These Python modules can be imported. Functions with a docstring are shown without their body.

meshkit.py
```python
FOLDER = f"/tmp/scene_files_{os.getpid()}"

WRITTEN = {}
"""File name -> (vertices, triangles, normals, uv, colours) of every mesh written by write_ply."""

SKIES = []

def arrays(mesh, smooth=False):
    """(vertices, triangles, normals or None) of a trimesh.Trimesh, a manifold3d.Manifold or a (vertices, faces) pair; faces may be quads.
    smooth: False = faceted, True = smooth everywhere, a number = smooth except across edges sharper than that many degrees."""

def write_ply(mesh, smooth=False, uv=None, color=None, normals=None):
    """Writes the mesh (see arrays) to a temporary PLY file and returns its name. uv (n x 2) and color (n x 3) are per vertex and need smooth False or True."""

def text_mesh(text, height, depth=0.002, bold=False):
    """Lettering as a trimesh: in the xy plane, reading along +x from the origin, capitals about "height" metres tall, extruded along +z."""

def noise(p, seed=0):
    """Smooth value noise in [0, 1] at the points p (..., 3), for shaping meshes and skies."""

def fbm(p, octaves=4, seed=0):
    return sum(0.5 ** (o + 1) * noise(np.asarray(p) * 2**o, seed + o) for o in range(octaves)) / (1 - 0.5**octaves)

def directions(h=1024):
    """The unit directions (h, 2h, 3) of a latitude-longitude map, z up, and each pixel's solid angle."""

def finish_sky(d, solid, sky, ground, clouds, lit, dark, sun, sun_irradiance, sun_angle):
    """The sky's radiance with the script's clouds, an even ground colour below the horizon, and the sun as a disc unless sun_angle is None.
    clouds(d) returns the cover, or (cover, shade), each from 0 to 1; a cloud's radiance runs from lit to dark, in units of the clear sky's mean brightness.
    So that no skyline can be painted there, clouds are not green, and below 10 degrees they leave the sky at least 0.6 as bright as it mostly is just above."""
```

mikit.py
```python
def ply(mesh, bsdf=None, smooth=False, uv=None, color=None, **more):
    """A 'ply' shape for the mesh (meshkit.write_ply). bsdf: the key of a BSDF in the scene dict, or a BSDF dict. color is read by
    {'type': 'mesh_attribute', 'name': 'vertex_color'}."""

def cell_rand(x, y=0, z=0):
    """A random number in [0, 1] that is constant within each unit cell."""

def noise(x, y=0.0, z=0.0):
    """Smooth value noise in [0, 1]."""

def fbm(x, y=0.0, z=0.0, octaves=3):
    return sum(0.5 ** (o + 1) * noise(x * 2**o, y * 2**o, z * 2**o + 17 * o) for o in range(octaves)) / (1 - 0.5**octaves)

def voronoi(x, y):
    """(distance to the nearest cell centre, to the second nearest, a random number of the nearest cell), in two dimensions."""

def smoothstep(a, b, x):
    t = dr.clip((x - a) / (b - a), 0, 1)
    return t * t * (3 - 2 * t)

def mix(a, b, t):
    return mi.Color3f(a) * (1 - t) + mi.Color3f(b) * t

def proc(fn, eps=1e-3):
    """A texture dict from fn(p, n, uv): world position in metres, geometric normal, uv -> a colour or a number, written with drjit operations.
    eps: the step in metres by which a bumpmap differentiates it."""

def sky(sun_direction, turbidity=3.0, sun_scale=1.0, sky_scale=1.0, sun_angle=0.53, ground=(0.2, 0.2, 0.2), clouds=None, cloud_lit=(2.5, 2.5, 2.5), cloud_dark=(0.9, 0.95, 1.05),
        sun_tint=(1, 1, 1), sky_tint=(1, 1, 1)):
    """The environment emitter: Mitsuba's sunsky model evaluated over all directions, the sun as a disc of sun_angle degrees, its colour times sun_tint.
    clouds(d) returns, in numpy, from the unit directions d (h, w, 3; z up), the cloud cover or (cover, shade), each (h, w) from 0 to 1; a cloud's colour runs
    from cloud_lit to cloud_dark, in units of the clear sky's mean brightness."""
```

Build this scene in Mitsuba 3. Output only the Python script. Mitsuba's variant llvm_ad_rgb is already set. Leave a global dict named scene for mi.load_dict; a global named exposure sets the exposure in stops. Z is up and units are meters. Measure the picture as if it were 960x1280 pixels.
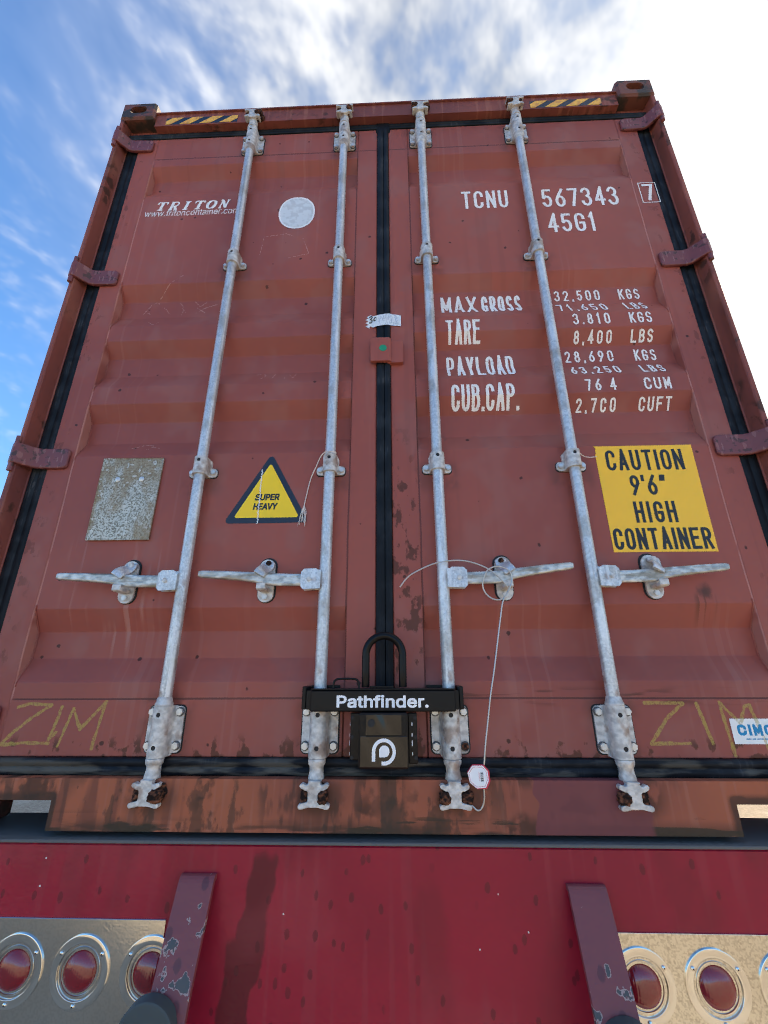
import math, random
import numpy as np, trimesh, manifold3d as m3
import shapely, shapely.geometry as sg
from shapely import affinity
from shapely.ops import unary_union
import drjit as dr, mitsuba as mi, mikit, meshkit
from mikit import noise, fbm, voronoi, smoothstep, mix, cell_rand

random.seed(7); RNG = np.random.default_rng(7)
T = mi.ScalarTransform4f
scene, labels = {}, {}
Z0 = 1.22                      # the container's underside stands this high above the yard, on its trailer

# ------------------------------------------------------------------ camera, sky, exposure
exposure = 2.95
SUN = np.array([0.626, 0.505, 0.594]); SUN = SUN / np.linalg.norm(SUN)
EYE = np.array([0.0456, -1.2304, 0.3785 + Z0])
PITCH, YAW, ROLL, FOC = 0.3488, -0.0357, -0.0037, 545.5
F_ = np.array([math.sin(YAW) * math.cos(PITCH), math.cos(YAW) * math.cos(PITCH), math.sin(PITCH)])
R_ = np.cross(F_, [0, 0, 1]); R_ /= np.linalg.norm(R_); U_ = np.cross(R_, F_)
UP_ = -R_ * math.sin(ROLL) + U_ * math.cos(ROLL)
scene['camera'] = {'type': 'perspective', 'fov': math.degrees(2 * math.atan(480 / FOC)), 'fov_axis': 'x', 'near_clip': 0.05, 'far_clip': 5000.0,
                   'to_world': T().look_at(origin=EYE.tolist(), target=(EYE + F_).tolist(), up=UP_.tolist())}


def clouds(d):
    """High, fibrous, half-broken cloud that thickens into a bright veil around the sun."""
    z = np.maximum(d[..., 2], 0.03) + 0.2
    u, v = d[..., 0] / z, d[..., 1] / z
    a = math.radians(66)                                       # the fibres run this way over the ground
    s, t = u * math.cos(a) + v * math.sin(a), -u * math.sin(a) + v * math.cos(a)
    w = meshkit.fbm(np.stack([s * 3.1, t * 3.1, 0 * s], -1), 3, 5) - 0.5
    fib = meshkit.fbm(np.stack([(s + 0.2 * w) * 5.0, (t + 0.2 * w) * 12.0, 0 * s + 3.1], -1), 5, 11)
    puf = meshkit.fbm(np.stack([(s + .12 * w) * 27, (t + .12 * w) * 34.0, 0 * s + 8.7], -1), 4, 23)
    patch = meshkit.fbm(np.stack([s * 2.1, t * 2.5, 0 * s + 4.7], -1), 3, 31)
    c = d @ SUN
    veil = np.clip((c - 0.865) / 0.10, 0, 1); veil = veil * veil * (3 - 2 * veil)
    near = np.clip((c - 0.30) / 0.34, 0, 1); near = near * near * (3 - 2 * near)
    body = 0.24 * fib + 0.76 * puf + 0.60 * (patch - 0.5) + 0.42 * near
    cover = np.clip((body - 0.47) / 0.56, 0, 1); cover = cover * cover * (3 - 2 * cover) * (0.5 + 0.5 * near)
    cover = 1 - (1 - cover) * (1 - .16 * np.clip((c - .2) / .2, 0, 1) * (1 - near) - .34 * near)
    cover *= np.clip((d[..., 2] - 0.05) / 0.25, 0, 1) ** 0.6
    shade = np.clip(0.34 + 2.1 * (0.56 - 0.5 * puf - 0.5 * fib), 0, 0.95) * (1 - veil)
    return 1 - (1 - 0.95 * cover) * (1 - 0.98 * veil), shade


scene['sky'] = mikit.sky(SUN, turbidity=3, clouds=clouds, cloud_lit=(1.85, 1.85, 1.85), cloud_dark=(0.56, 0.63, 0.75), sky_tint=(.70, .95, 1.17), ground=(0.3, 0.27, 0.22))

# ------------------------------------------------------------------ mesh helpers (container coordinates: z = 0 is its underside, its door end faces -y)
CYC = np.array([[0, 0, 1, 0], [1, 0, 0, 0], [0, 1, 0, 0], [0, 0, 0, 1]], float)       # (a, b, c) -> (c, a, b): y-z outlines pushed along x
ROTX = np.array([[1, 0, 0, 0], [0, 0, -1, 0], [0, 1, 0, 0], [0, 0, 0, 1]], float)      # x-z outlines pushed along -y


def box(x0, x1, y0, y1, z0, z1, b=0.0):
    c, h = np.array([(x0 + x1) / 2, (y0 + y1) / 2, (z0 + z1) / 2]), np.array([abs(x1 - x0), abs(y1 - y0), abs(z1 - z0)]) / 2
    if b <= 0:
        m = trimesh.creation.box(extents=2 * h)
    else:
        pts = []
        for s in np.array(np.meshgrid([-1, 1], [-1, 1], [-1, 1])).T.reshape(-1, 3):
            for k in range(3):
                q = h - b; q = q.copy(); q[k] = h[k]; pts.append(s * q)
        m = trimesh.convex.convex_hull(np.array(pts))
    m.apply_translation(c); return m


def polys(g):
    return [p for p in getattr(g, 'geoms', [g]) if p.geom_type == 'Polygon' and p.area > 1e-9]


def ext(g, h):
    return trimesh.util.concatenate([trimesh.creation.extrude_polygon(p, h, engine='earcut') for p in polys(g)])


def ext_xy(g, z0, z1):
    m = ext(g, z1 - z0); m.apply_translation([0, 0, z0]); return m


def ext_xz(g, y0, y1):
    m = ext(g, y1 - y0); m.apply_transform(ROTX); m.apply_translation([0, y1, 0]); return m


def ext_yz(g, x0, x1):
    m = ext(g, x1 - x0); m.apply_transform(CYC); m.apply_translation([x0, 0, 0]); return m


def rrect(x0, x1, z0, z1, r, q=6):
    return sg.box(x0 + r, z0 + r, x1 - r, z1 - r).buffer(r, quad_segs=q)


def man(m):
    m = m.copy(); m.merge_vertices(); 
    return m3.Manifold(m3.Mesh(np.asarray(m.vertices, np.float32), np.asarray(m.faces, np.uint32)))


def tri(mf):
    t = mf.to_mesh(); return trimesh.Trimesh(t.vert_properties[:, :3], t.tri_verts, process=True)


def cast(m, edge=0.004, it=6):
    """Soft, cast-looking edges."""
    t = tri(man(m).refine_to_length(edge)); t.merge_vertices()
    return trimesh.smoothing.filter_taubin(t, iterations=it)


def cyl(a, b, r, n=24):
    return trimesh.creation.cylinder(radius=r, segment=[a, b], sections=n)


def lathe(prof, n=40, axis='z', at=(0, 0, 0)):
    m = trimesh.creation.revolve(np.array(prof, float), sections=n)
    if axis == 'y':                                            # the profile's height runs towards -y
        m.apply_transform(ROTX)
    m.apply_translation(at); return m


def smooth_path(pts, n=8):
    pts = np.asarray(pts, float); P = np.vstack([2 * pts[0] - pts[1], pts, 2 * pts[-1] - pts[-2]]); out = []
    for i in range(1, len(P) - 2):
        for t in np.linspace(0, 1, n, endpoint=False):
            a, b, c, d = P[i - 1], P[i], P[i + 1], P[i + 2]
            out.append(0.5 * (2 * b + (c - a) * t + (2 * a - 5 * b + 4 * c - d) * t * t + (3 * b - a - 3 * c + d) * t ** 3))
    return np.array(out + [pts[-1]])


def tube(path, r, sides=10):
    p = np.asarray(path, float); t = np.gradient(p, axis=0); t /= np.linalg.norm(t, axis=1, keepdims=True) + 1e-12
    a = np.cross(t[0], [0.3, 0.9, 0.2]); a /= np.linalg.norm(a); A = []
    for i in range(len(p)):
        a = a - t[i] * (a @ t[i]); a /= np.linalg.norm(a); A.append(a)
    A = np.array(A); B = np.cross(t, A); ang = np.arange(sides) * 2 * math.pi / sides
    rr = np.broadcast_to(r, (len(p),))[:, None, None]
    v = p[:, None] + rr * (np.cos(ang)[None, :, None] * A[:, None] + np.sin(ang)[None, :, None] * B[:, None])
    i, j = np.meshgrid(np.arange(len(p) - 1), np.arange(sides), indexing='ij')
    q = np.stack([i * sides + j, i * sides + (j + 1) % sides, (i + 1) * sides + (j + 1) % sides, (i + 1) * sides + j], -1).reshape(-1, 4)
    f = np.vstack([q[:, [0, 1, 2]], q[:, [0, 2, 3]]]); n0 = len(p) * sides
    V = np.vstack([v.reshape(-1, 3), p[0], p[-1]])
    caps = [[n0, (k + 1) % sides, k] for k in range(sides)] + [[n0 + 1, (len(p) - 1) * sides + k, (len(p) - 1) * sides + (k + 1) % sides] for k in range(sides)]
    return trimesh.Trimesh(V, np.vstack([f, caps]), process=False)


def moved(m, x=0, y=0, z=0):
    m = m.copy(); m.apply_translation([x, y, z]); return m


def mirz(m, c):                                                # the same piece upside down about z = c / 2
    m = m.copy(); m.vertices[:, 2] = c - m.vertices[:, 2]; m.invert(); return m


def mirx(m):
    m = m.copy(); m.vertices[:, 0] *= -1; m.invert(); return m


def join(*ms):
    return trimesh.util.concatenate([m for m in ms])


def part(parent, name, mesh, bsdf, smooth=30, label=None):
    base = parent + '__' + name if parent else name; key, k = base, 0
    while key in scene or key in labels:
        k += 1; key = f'{base}_{k:03d}'
    m = mesh.copy(); m.apply_translation([0, 0, Z0])
    scene[key] = mikit.ply(m, bsdf, smooth=smooth)
    if label: labels[key] = {'label': label}
    return key


def thing(name, label, cat, group=None):
    key, k = name, 0
    while key in labels: k += 1; key = f'{name}_{k:03d}'
    labels[key] = {'label': label, 'category': cat}
    if group: labels[key]['group'] = group
    return key


# ------------------------------------------------------------------ materials
def seg(x, z, a, b):
    ax, az = a; bx, bz = b; dx, dz = bx - ax, bz - az
    t = dr.clip(((x - ax) * dx + (z - az) * dz) / (dx * dx + dz * dz + 1e-12), 0, 1)
    return dr.sqrt(dr.square(x - ax - t * dx) + dr.square(z - az - t * dz))


def strokes(x, z, lines):
    d = mi.Float(9)
    for l in lines:
        for a, b in zip(l[:-1], l[1:]): d = dr.minimum(d, seg(x, z, a, b))
    return d


CHALK = [[(-1.018, .287), (-.985, .296), (-.924, .292), (-.97, .262), (-1.012, .226), (-1.043, .194), (-.975, .199), (-.909, .198)],
         [(-.893, .287), (-.902, .24), (-.912, .206), (-.893, .224)], [(-.882, .19), (-.859, .283), (-.829, .232), (-.771, .301), (-.787, .185)],
         [(.688, .296), (.788, .296), (.735, .255), (.687, .199), (.73, .2), (.785, .2)], [(.822, .294), (.842, .2)],
         [(.891, .172), (.881, .298), (.922, .247), (.945, .288), (.958, .29), (.974, .20), (.98, .17)]]
SCRATCH = [[(-.956, 1.705), (-.929, 1.752), (-.906, 1.768), (-.867, 1.733), (-.847, 1.708)], [(-.945, 1.712), (-.933, 1.716), (-.925, 1.708)],
           [(-.917, 1.655), (-.89, 1.63), (-.878, 1.63), (-.868, 1.652)], [(-.814, 1.764), (-.793, 1.735), (-.798, 1.702)], [(-.78, 1.71), (-.8, 1.735)],
           [(-.752, 1.766), (-.729, 1.74), (-.706, 1.76)], [(-.741, 1.708), (-.709, 1.731), (-.66, 1.749)], [(-.741, 1.735), (-.706, 1.708)],
           [(-.468, 1.40), (-.443, 1.41), (-.43, 1.39), (-.445, 1.374)], [(-.405, 1.375), (-.398, 1.405)], [(-.36, 1.37), (-.352, 1.405), (-.33, 1.375), (-.318, 1.409)],
           [(-.895, 1.775), (-.84, 1.835), (-.80, 1.868)], [(-.87, 1.10), (-.83, 1.118), (-.79, 1.112)], [(-.82, 1.09), (-.80, 1.105), (-.77, 1.10)],
           [(-.50, 1.96), (-.49, 2.06), (-.40, 2.075), (-.37, 2.06)], [(-.33, 2.05), (-.30, 1.96), (-.38, 1.94)]]


def chalk_mask(x, z):
    g = noise(x * 420, z * 420)
    th = 0.0022 + 0.0032 * noise(x * 90, z * 90)
    return smoothstep(th + .0012, th - .0006, strokes(x, z, CHALK)) * (0.35 + 0.65 * smoothstep(.22, .5, g))


RED_A, RED_B = (.330, .087, .063), (.268, .072, .057)


def f_door(p, n, uv):
    x, z = p.x, p.z - Z0
    big = fbm(x * 1.7 + 3, z * 1.5, 0, 3)
    c = mix(RED_A, RED_B, smoothstep(.3, .72, big))
    mott = fbm(x * 11, z * 9, 2.0, 3)
    c = mix(c, (.30, .115, .095), .5 * smoothstep(.5, .78, mott))
    st = smoothstep(.60, .82, noise(x * 85, z * 2.2)) * smoothstep(.48, .72, fbm(x * 3.1, z * 2.3, 5.0, 2))
    c = mix(c, (.42, .20, .165), .13 * st)
    run = smoothstep(.66, .85, noise(x * 60 + 9, z * 1.6 + 4)) * smoothstep(.5, .7, fbm(x * 4.3 + 7, z * 1.1, 1.0, 2))
    c = mix(c, (.13, .05, .04), .12 * run)
    # chalky washed streaks under the data plate
    wash = smoothstep(.05, .0, dr.abs(x + .83) - .12) * smoothstep(.80, .70, z) * smoothstep(.38, .5, z) * smoothstep(.52, .8, noise(x * 120, z * 3.5))
    c = mix(c, (.48, .27, .22), .40 * wash * smoothstep(.35, .6, fbm(x * 20, z * 9, 7.0, 2)))
    # weld seams of the frame round the corrugated sheet
    ax = dr.abs(x)
    wob = .0025 * (noise(z * 9, ax) - .5)
    c = mix(c, (.47, .22, .18), .65 * smoothstep(.0030, .0012, dr.abs(ax - 1.0455 - wob)) * smoothstep(.2, .34, z) * smoothstep(2.6, 2.5, z) * smoothstep(.2, .6, noise(z * 25, 3.0) + .3))
    c = mix(c, (.09, .03, .026), .75 * smoothstep(.0036, .0014, dr.abs(ax - .112 + wob)) * smoothstep(2.6, 2.56, z))
    inx = smoothstep(1.05, 1.03, ax)
    c = mix(c, (.08, .03, .025), inx * .75 * smoothstep(.0036, .0014, dr.abs(z - .308 - wob)))
    c = mix(c, (.08, .03, .025), inx * .7 * smoothstep(.0042, .0018, dr.abs(z - 2.575 - wob)))
    # rust: specks, patches by the seams and the gaskets, and the runs below them
    d, _, r = voronoi(x * 13, z * 13)
    edge = .55 * smoothstep(.13, .03, dr.abs(ax - .03)) * smoothstep(1.5, .6, z) * smoothstep(-.05, .03, x) + .5 * smoothstep(.09, .0, z - .165) + .25 * smoothstep(.1, .02, dr.abs(ax - 1.13))
    sp = smoothstep(.075, .035, d + .09 * (noise(x * 95, z * 95) - .5)) * smoothstep(.90, .91, r + .08 * edge)
    c = mix(c, (.035, .014, .009), .85 * sp)
    rr = fbm(x * 44, z * 30, 4.0, 5)
    low = smoothstep(.66, .76, rr + .22 * edge - .02)
    c = mix(c, (.075, .026, .013), .8 * low * smoothstep(.1, .4, edge))
    seamrust = smoothstep(.03, .0, dr.abs(z - .312)) * smoothstep(.56, .72, fbm(x * 7 + 2, z * 60, 1.0, 3)) * smoothstep(.1, .3, x)
    c = mix(c, (.05, .022, .014), .8 * seamrust)
    b1 = dr.sqrt(dr.square((x - .915) * 1.1) + dr.square(z - .588)); c = mix(c, (.05, .03, .022), .8 * smoothstep(.034, .01, b1 + .03 * (rr - .4)))
    drip = smoothstep(.035, .02, dr.abs(x - .915)) * smoothstep(.59, .57, z) * smoothstep(.47, .56, z) * smoothstep(.5, .75, noise(x * 150, z * 6))
    c = mix(c, (.08, .035, .02), .6 * drip)
    for rx in (-.592, -.172, .171, .597):                       # patchy darker halo round the fittings
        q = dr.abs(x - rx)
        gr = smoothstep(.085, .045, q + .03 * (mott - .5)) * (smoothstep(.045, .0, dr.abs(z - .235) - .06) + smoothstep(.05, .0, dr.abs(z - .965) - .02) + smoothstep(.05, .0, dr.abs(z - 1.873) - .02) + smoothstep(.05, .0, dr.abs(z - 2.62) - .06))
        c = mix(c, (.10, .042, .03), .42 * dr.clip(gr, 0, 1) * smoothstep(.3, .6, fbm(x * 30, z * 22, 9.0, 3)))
    c = mix(c, (.52, .30, .25), .75 * smoothstep(.0016, .0005, strokes(x, z, SCRATCH)) * smoothstep(.25, .5, noise(x * 160, z * 160)))
    c = mix(c, (.43, .33, .07), .62 * chalk_mask(x, z))
    return c


def f_frame(p, n, uv):
    x, y, z = p.x, p.y, p.z - Z0
    m = fbm(x * 9, z * 9, y * 9, 4); big = fbm(x * 2.2, z * 3, y * 2, 2)
    up = smoothstep(.15, .3, z)
    c = mix(mix((.36, .105, .052), (.235, .068, .052), up), mix((.25, .074, .05), (.17, .052, .046), up), smoothstep(.35, .7, big))
    st = smoothstep(.55, .8, noise(x * 70, z * 4, y * 20)) * smoothstep(.4, .7, fbm(x * 5, z * 2, 3.0, 2))
    c = mix(c, (.11, .04, .03), .6 * st)
    c = mix(c, (.37, .15, .10), .35 * smoothstep(.62, .85, noise(x * 95 + 3, z * 6)))
    smear = smoothstep(.56, .72, noise(x * 17 + 5, z * 5)) * smoothstep(.42, .6, fbm(x * 60, z * 14, 2.0, 3)) * smoothstep(.16, .13, z)
    c = mix(c, (.05, .032, .024), .6 * smear)
    fl = smoothstep(.50, .64, fbm(x * 30, z * 30, y * 30, 4) + .05 * smoothstep(.13, .02, z))
    c = mix(c, (.045, .024, .016), .8 * fl * smoothstep(.5, .66, m))
    # grime and rust that gathers on the sill's lower lip and around its cut corners
    lip = smoothstep(.05, .012, z) * smoothstep(-.2, .03, z) * smoothstep(.38, .55, fbm(x * 6, z * 40, 2.0, 4))
    c = mix(c, (.035, .026, .018), .85 * lip)
    cut = smoothstep(.026, .010, dr.abs(dr.abs(x) - .838)) * smoothstep(.10, .085, z) + smoothstep(.022, .006, dr.abs(z - .08)) * smoothstep(.82, .835, dr.abs(x))
    c = mix(c, (.04, .025, .018), .85 * dr.clip(cut, 0, 1) * smoothstep(.2, .5, m + .1) * smoothstep(.2, .12, z))
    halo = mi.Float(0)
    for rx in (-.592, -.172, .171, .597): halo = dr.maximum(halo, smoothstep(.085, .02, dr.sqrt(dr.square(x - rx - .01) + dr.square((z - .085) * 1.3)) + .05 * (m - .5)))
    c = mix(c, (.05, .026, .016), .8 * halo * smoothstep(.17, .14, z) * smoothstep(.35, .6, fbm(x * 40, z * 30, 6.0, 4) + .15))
    blk = smoothstep(.60, .72, .45 * noise(x * 24, z * 3) + .55 * fbm(x * 75, z * 38, 7.0, 4) + .07 * smoothstep(.06, .01, z)) * smoothstep(.15, .13, z); c = mix(c, (.055, .034, .022), .65 * blk)
    pt = smoothstep(.54, .60, fbm(x * 7 + 1.3, z * 55, 4.0, 5) + .10 * smoothstep(.05, .012, z) - .10) * smoothstep(.06, .035, z) * smoothstep(-.2, .0, z); c = mix(c, (.042, .032, .02), .85 * pt)
    mid = smoothstep(.05, .02, dr.abs(x - .01)) * smoothstep(.5, .13, z); c = mix(c, (.05, .035, .025), .75 * mid * smoothstep(.35, .55, noise(x * 80, z * 9) + .1))
    ins = smoothstep(.362, .366, x + .02 * (noise(z * 40, 1.0) - .5)) * smoothstep(.655, .64, x + .02 * noise(z * 30)) * smoothstep(.15, .125, z)
    c = mix(c, (.17, .05, .055), .85 * ins)
    return c


def f_casting(p, n, uv):
    r = fbm(p.x * 24, p.y * 24, p.z * 24, 4)
    return mix((.15, .052, .038), (.04, .03, .025), smoothstep(.42, .6, r))


def f_hinge(p, n, uv):
    x, y, z = p.x, p.y, p.z
    c = mix((.185, .048, .05), (.14, .04, .045), fbm(x * 20, y * 20, z * 20, 3))
    c = mix(c, (.05, .024, .018), .85 * smoothstep(.60, .66, fbm(x * 60, y * 60, z * 60, 4)))
    return mix(c, (.30, .13, .12), .5 * smoothstep(.66, .75, noise(x * 140, y * 140, z * 30)))


def f_galv(p, n, uv):
    x, y, z = p.x, p.y, p.z
    a, b, r = voronoi((x + .6 * y) * 250, z * 230 + y * 120)
    r2 = fbm(x * 60, y * 60, z * 40, 3)
    c = mix((.40, .42, .44), (.76, .765, .755), .6 * r + .4 * r2)
    zz = z - Z0
    dirt = smoothstep(.52, .75, fbm(x * 22, y * 22, z * 16, 3))
    c = mix(c, (.33, .28, .21), .5 * dirt)
    runs = smoothstep(.55, .8, noise(x * 160, y * 160, z * 5)) * smoothstep(.4, .65, fbm(x * 9 + 3, z * 5, 1.0, 2))
    c = mix(c, (.26, .25, .23), .45 * runs)
    worn = smoothstep(.68, .8, noise(x * 90 + 5, y * 90, z * 7)); c = mix(c, (.86, .86, .84), .5 * worn)
    rz = smoothstep(.10, .0, dr.abs(zz - .345)) + smoothstep(.06, .0, dr.abs(zz - .97)) + smoothstep(.06, .0, dr.abs(zz - 1.88)) + smoothstep(.08, .0, dr.abs(zz - .60))
    return mix(c, (.22, .10, .045), .6 * dr.clip(rz, 0, 1) * smoothstep(.56, .74, fbm(x * 40, y * 40, z * 26, 3)))


def f_handle(p, n, uv):
    x, y, z = p.x, p.y, p.z
    c = mix((.30, .31, .30), (.66, .65, .60), smoothstep(.25, .75, fbm(x * 70, y * 90, z * 90, 4)))
    return mix(c, (.24, .17, .09), .6 * smoothstep(.52, .68, fbm(x * 12, y * 30, z * 60 + 3, 3)))


def f_cast(p, n, uv):
    x, y, z = p.x, p.y, p.z
    r = fbm(x * 90, y * 90, z * 90, 4)
    c = mix((.44, .43, .41), (.70, .685, .65), smoothstep(.25, .75, r))
    c = mix(c, (.24, .13, .07), .6 * smoothstep(.55, .72, fbm(x * 28 + 4, y * 28, z * 22, 4)))
    return c


def f_rust(p, n, uv):
    r = fbm(p.x * 130, p.y * 130, p.z * 130, 4)
    return mix((.016, .009, .007), (.22, .085, .045), smoothstep(.38, .8, r))


def f_rubber(p, n, uv):
    x, z = p.x, p.z - Z0
    r = fbm(x * 18, z * 18, p.y * 40, 4)
    low = smoothstep(.2, .12, z)
    c = mix((.004, .006, .009), (.018, .023, .029), smoothstep(.35, .8, r))
    c = mix(c, (.15, .135, .105), .7 * low * smoothstep(.42, .68, fbm(x * 11, z * 65, 1.0, 4)))
    c = mix(c, (.10, .10, .10), .35 * smoothstep(.70, .8, noise(x * 300, z * 30)) * smoothstep(.5, .8, r))
    return c


def f_plate(p, n, uv):
    x, z = p.x, p.z - Z0
    v = fbm(x * 300, z * 300, 1.0, 3)
    lines = smoothstep(.35, .6, noise(x * 160, dr.floor(z * 95) * 3.7)) * smoothstep(.2, .35, dr.abs(z * 95 - dr.floor(z * 95) - .5))
    c = mix((.20, .18, .13), (.56, .54, .46), smoothstep(.3, .62, v))
    c = mix(c, (.26, .17, .075), .75 * smoothstep(.42, .66, fbm(x * 16, z * 8, 4.0, 4)))
    c = mix(c, (.70, .69, .62), .6 * smoothstep(.68, .75, fbm(x * 120, z * 120, 6.0, 3)))
    return mix(c, (.16, .14, .10), .22 * lines)


def f_white(p, n, uv):
    w = fbm(p.x * 160, p.z * 160, 3.0, 3)
    return mix((.80, .79, .76), (.45, .27, .22), .5 * smoothstep(.68, .80, w))


def f_tape(p, n, uv):
    w = fbm(p.x * 60, p.z * 60, 3.0, 3)
    return mix((.78, .42, .05), (.60, .28, .05), smoothstep(.45, .75, w))


def f_makers(p, n, uv):
    x, z = p.x, p.z - Z0
    return mix((.80, .80, .77), (.43, .33, .07), .6 * chalk_mask(x, z))


def f_chassis(p, n, uv):
    x, z = p.x, p.z - Z0
    big = fbm(x * 2.1, z * 2.6, p.y * 2, 3)
    c = mix((.315, .010, .030), (.25, .009, .027), smoothstep(.35, .7, big))
    c = mix(c, (.30, .03, .045), .4 * smoothstep(.62, .85, noise(x * 70, z * 3)))
    wv = .05 * (fbm(z * 12, x * 9, 2.0, 4) - .5)
    wd = .018 + .017 * noise(z * 11, 4.0)
    cx = -.285 + .14 * (z + .05) + wv
    stain = smoothstep(wd + .004, wd - .004, dr.abs(x - cx)) * smoothstep(.0, -.03, z + .02 * noise(x * 60))
    cx2 = -.305 + .10 * (z + .05) - wv
    stain = dr.maximum(stain, smoothstep(wd * .9 + .004, wd * .9 - .004, dr.abs(x - cx2)) * smoothstep(-.17, -.19, z + .01 * noise(x * 80)))
    d, _, r = voronoi(x * 27, z * 15 + 2)
    drop = smoothstep(.17, .13, d + .16 * (fbm(x * 70, z * 45, 2.0, 3) - .4)) * smoothstep(.66, .68, r + .28 * smoothstep(.35, .05, dr.abs(x + .25)) - .05)
    c = mix(c, (.085, .008, .014), .8 * stain)
    c = mix(c, (.33, .06, .068), .22 * smoothstep(.5, .8, fbm(x * 5, z * 6, 3.0, 4)))
    c = mix(c, (.14, .012, .02), .35 * smoothstep(.55, .78, fbm(x * 9 + 4, z * 4, 1.0, 4)))
    c = mix(c, (.075, .010, .016), .55 * drop * smoothstep(.1, .0, z))
    d2, _, r2 = voronoi(x * 16 + 7, z * 16)
    c = mix(c, (.75, .73, .68), .9 * smoothstep(.055, .03, d2 + .03 * noise(x * 300, z * 300)) * smoothstep(.93, .935, r2))
    return c


def f_guard(p, n, uv):
    x, z = p.x, p.z - Z0
    c = mix((.205, .050, .055), (.165, .045, .052), fbm(x * 12, z * 12, 0, 3))
    d, _, r = voronoi(x * 30, z * 22)
    c = mix(c, (.06, .02, .03), .6 * smoothstep(.3, .2, d) * smoothstep(.78, .8, r))
    w = fbm(x * 44, z * 36 + 3, p.y * 10, 5) - .062
    c = mix(c, (.42, .36, .33), .65 * smoothstep(.575, .585, w) * smoothstep(.615, .605, w))
    c = mix(c, (.055, .07, .07), .9 * smoothstep(.61, .62, w))
    return c


def f_steel(p, n, uv):
    x, z = p.x, p.z - Z0
    s = noise(x * 330 + z * 60, z * 330, 2.0)
    k_ = smoothstep(-.1, .1, x)
    c = mix(mix((.56, .56, .54), (.52, .51, .47), k_), mix((.62, .62, .60), (.72, .71, .66), k_), .75 * smoothstep(.15, .7, s) + .25 * fbm(x * 7, z * 7, 0, 2))
    return mix(c, (.38, .36, .32), .45 * k_ * smoothstep(.70, .82, noise(x * 210, z * 210, 5.0)))  # speckle is the metal's grain plus reflected gravel, painted into the colour


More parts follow.
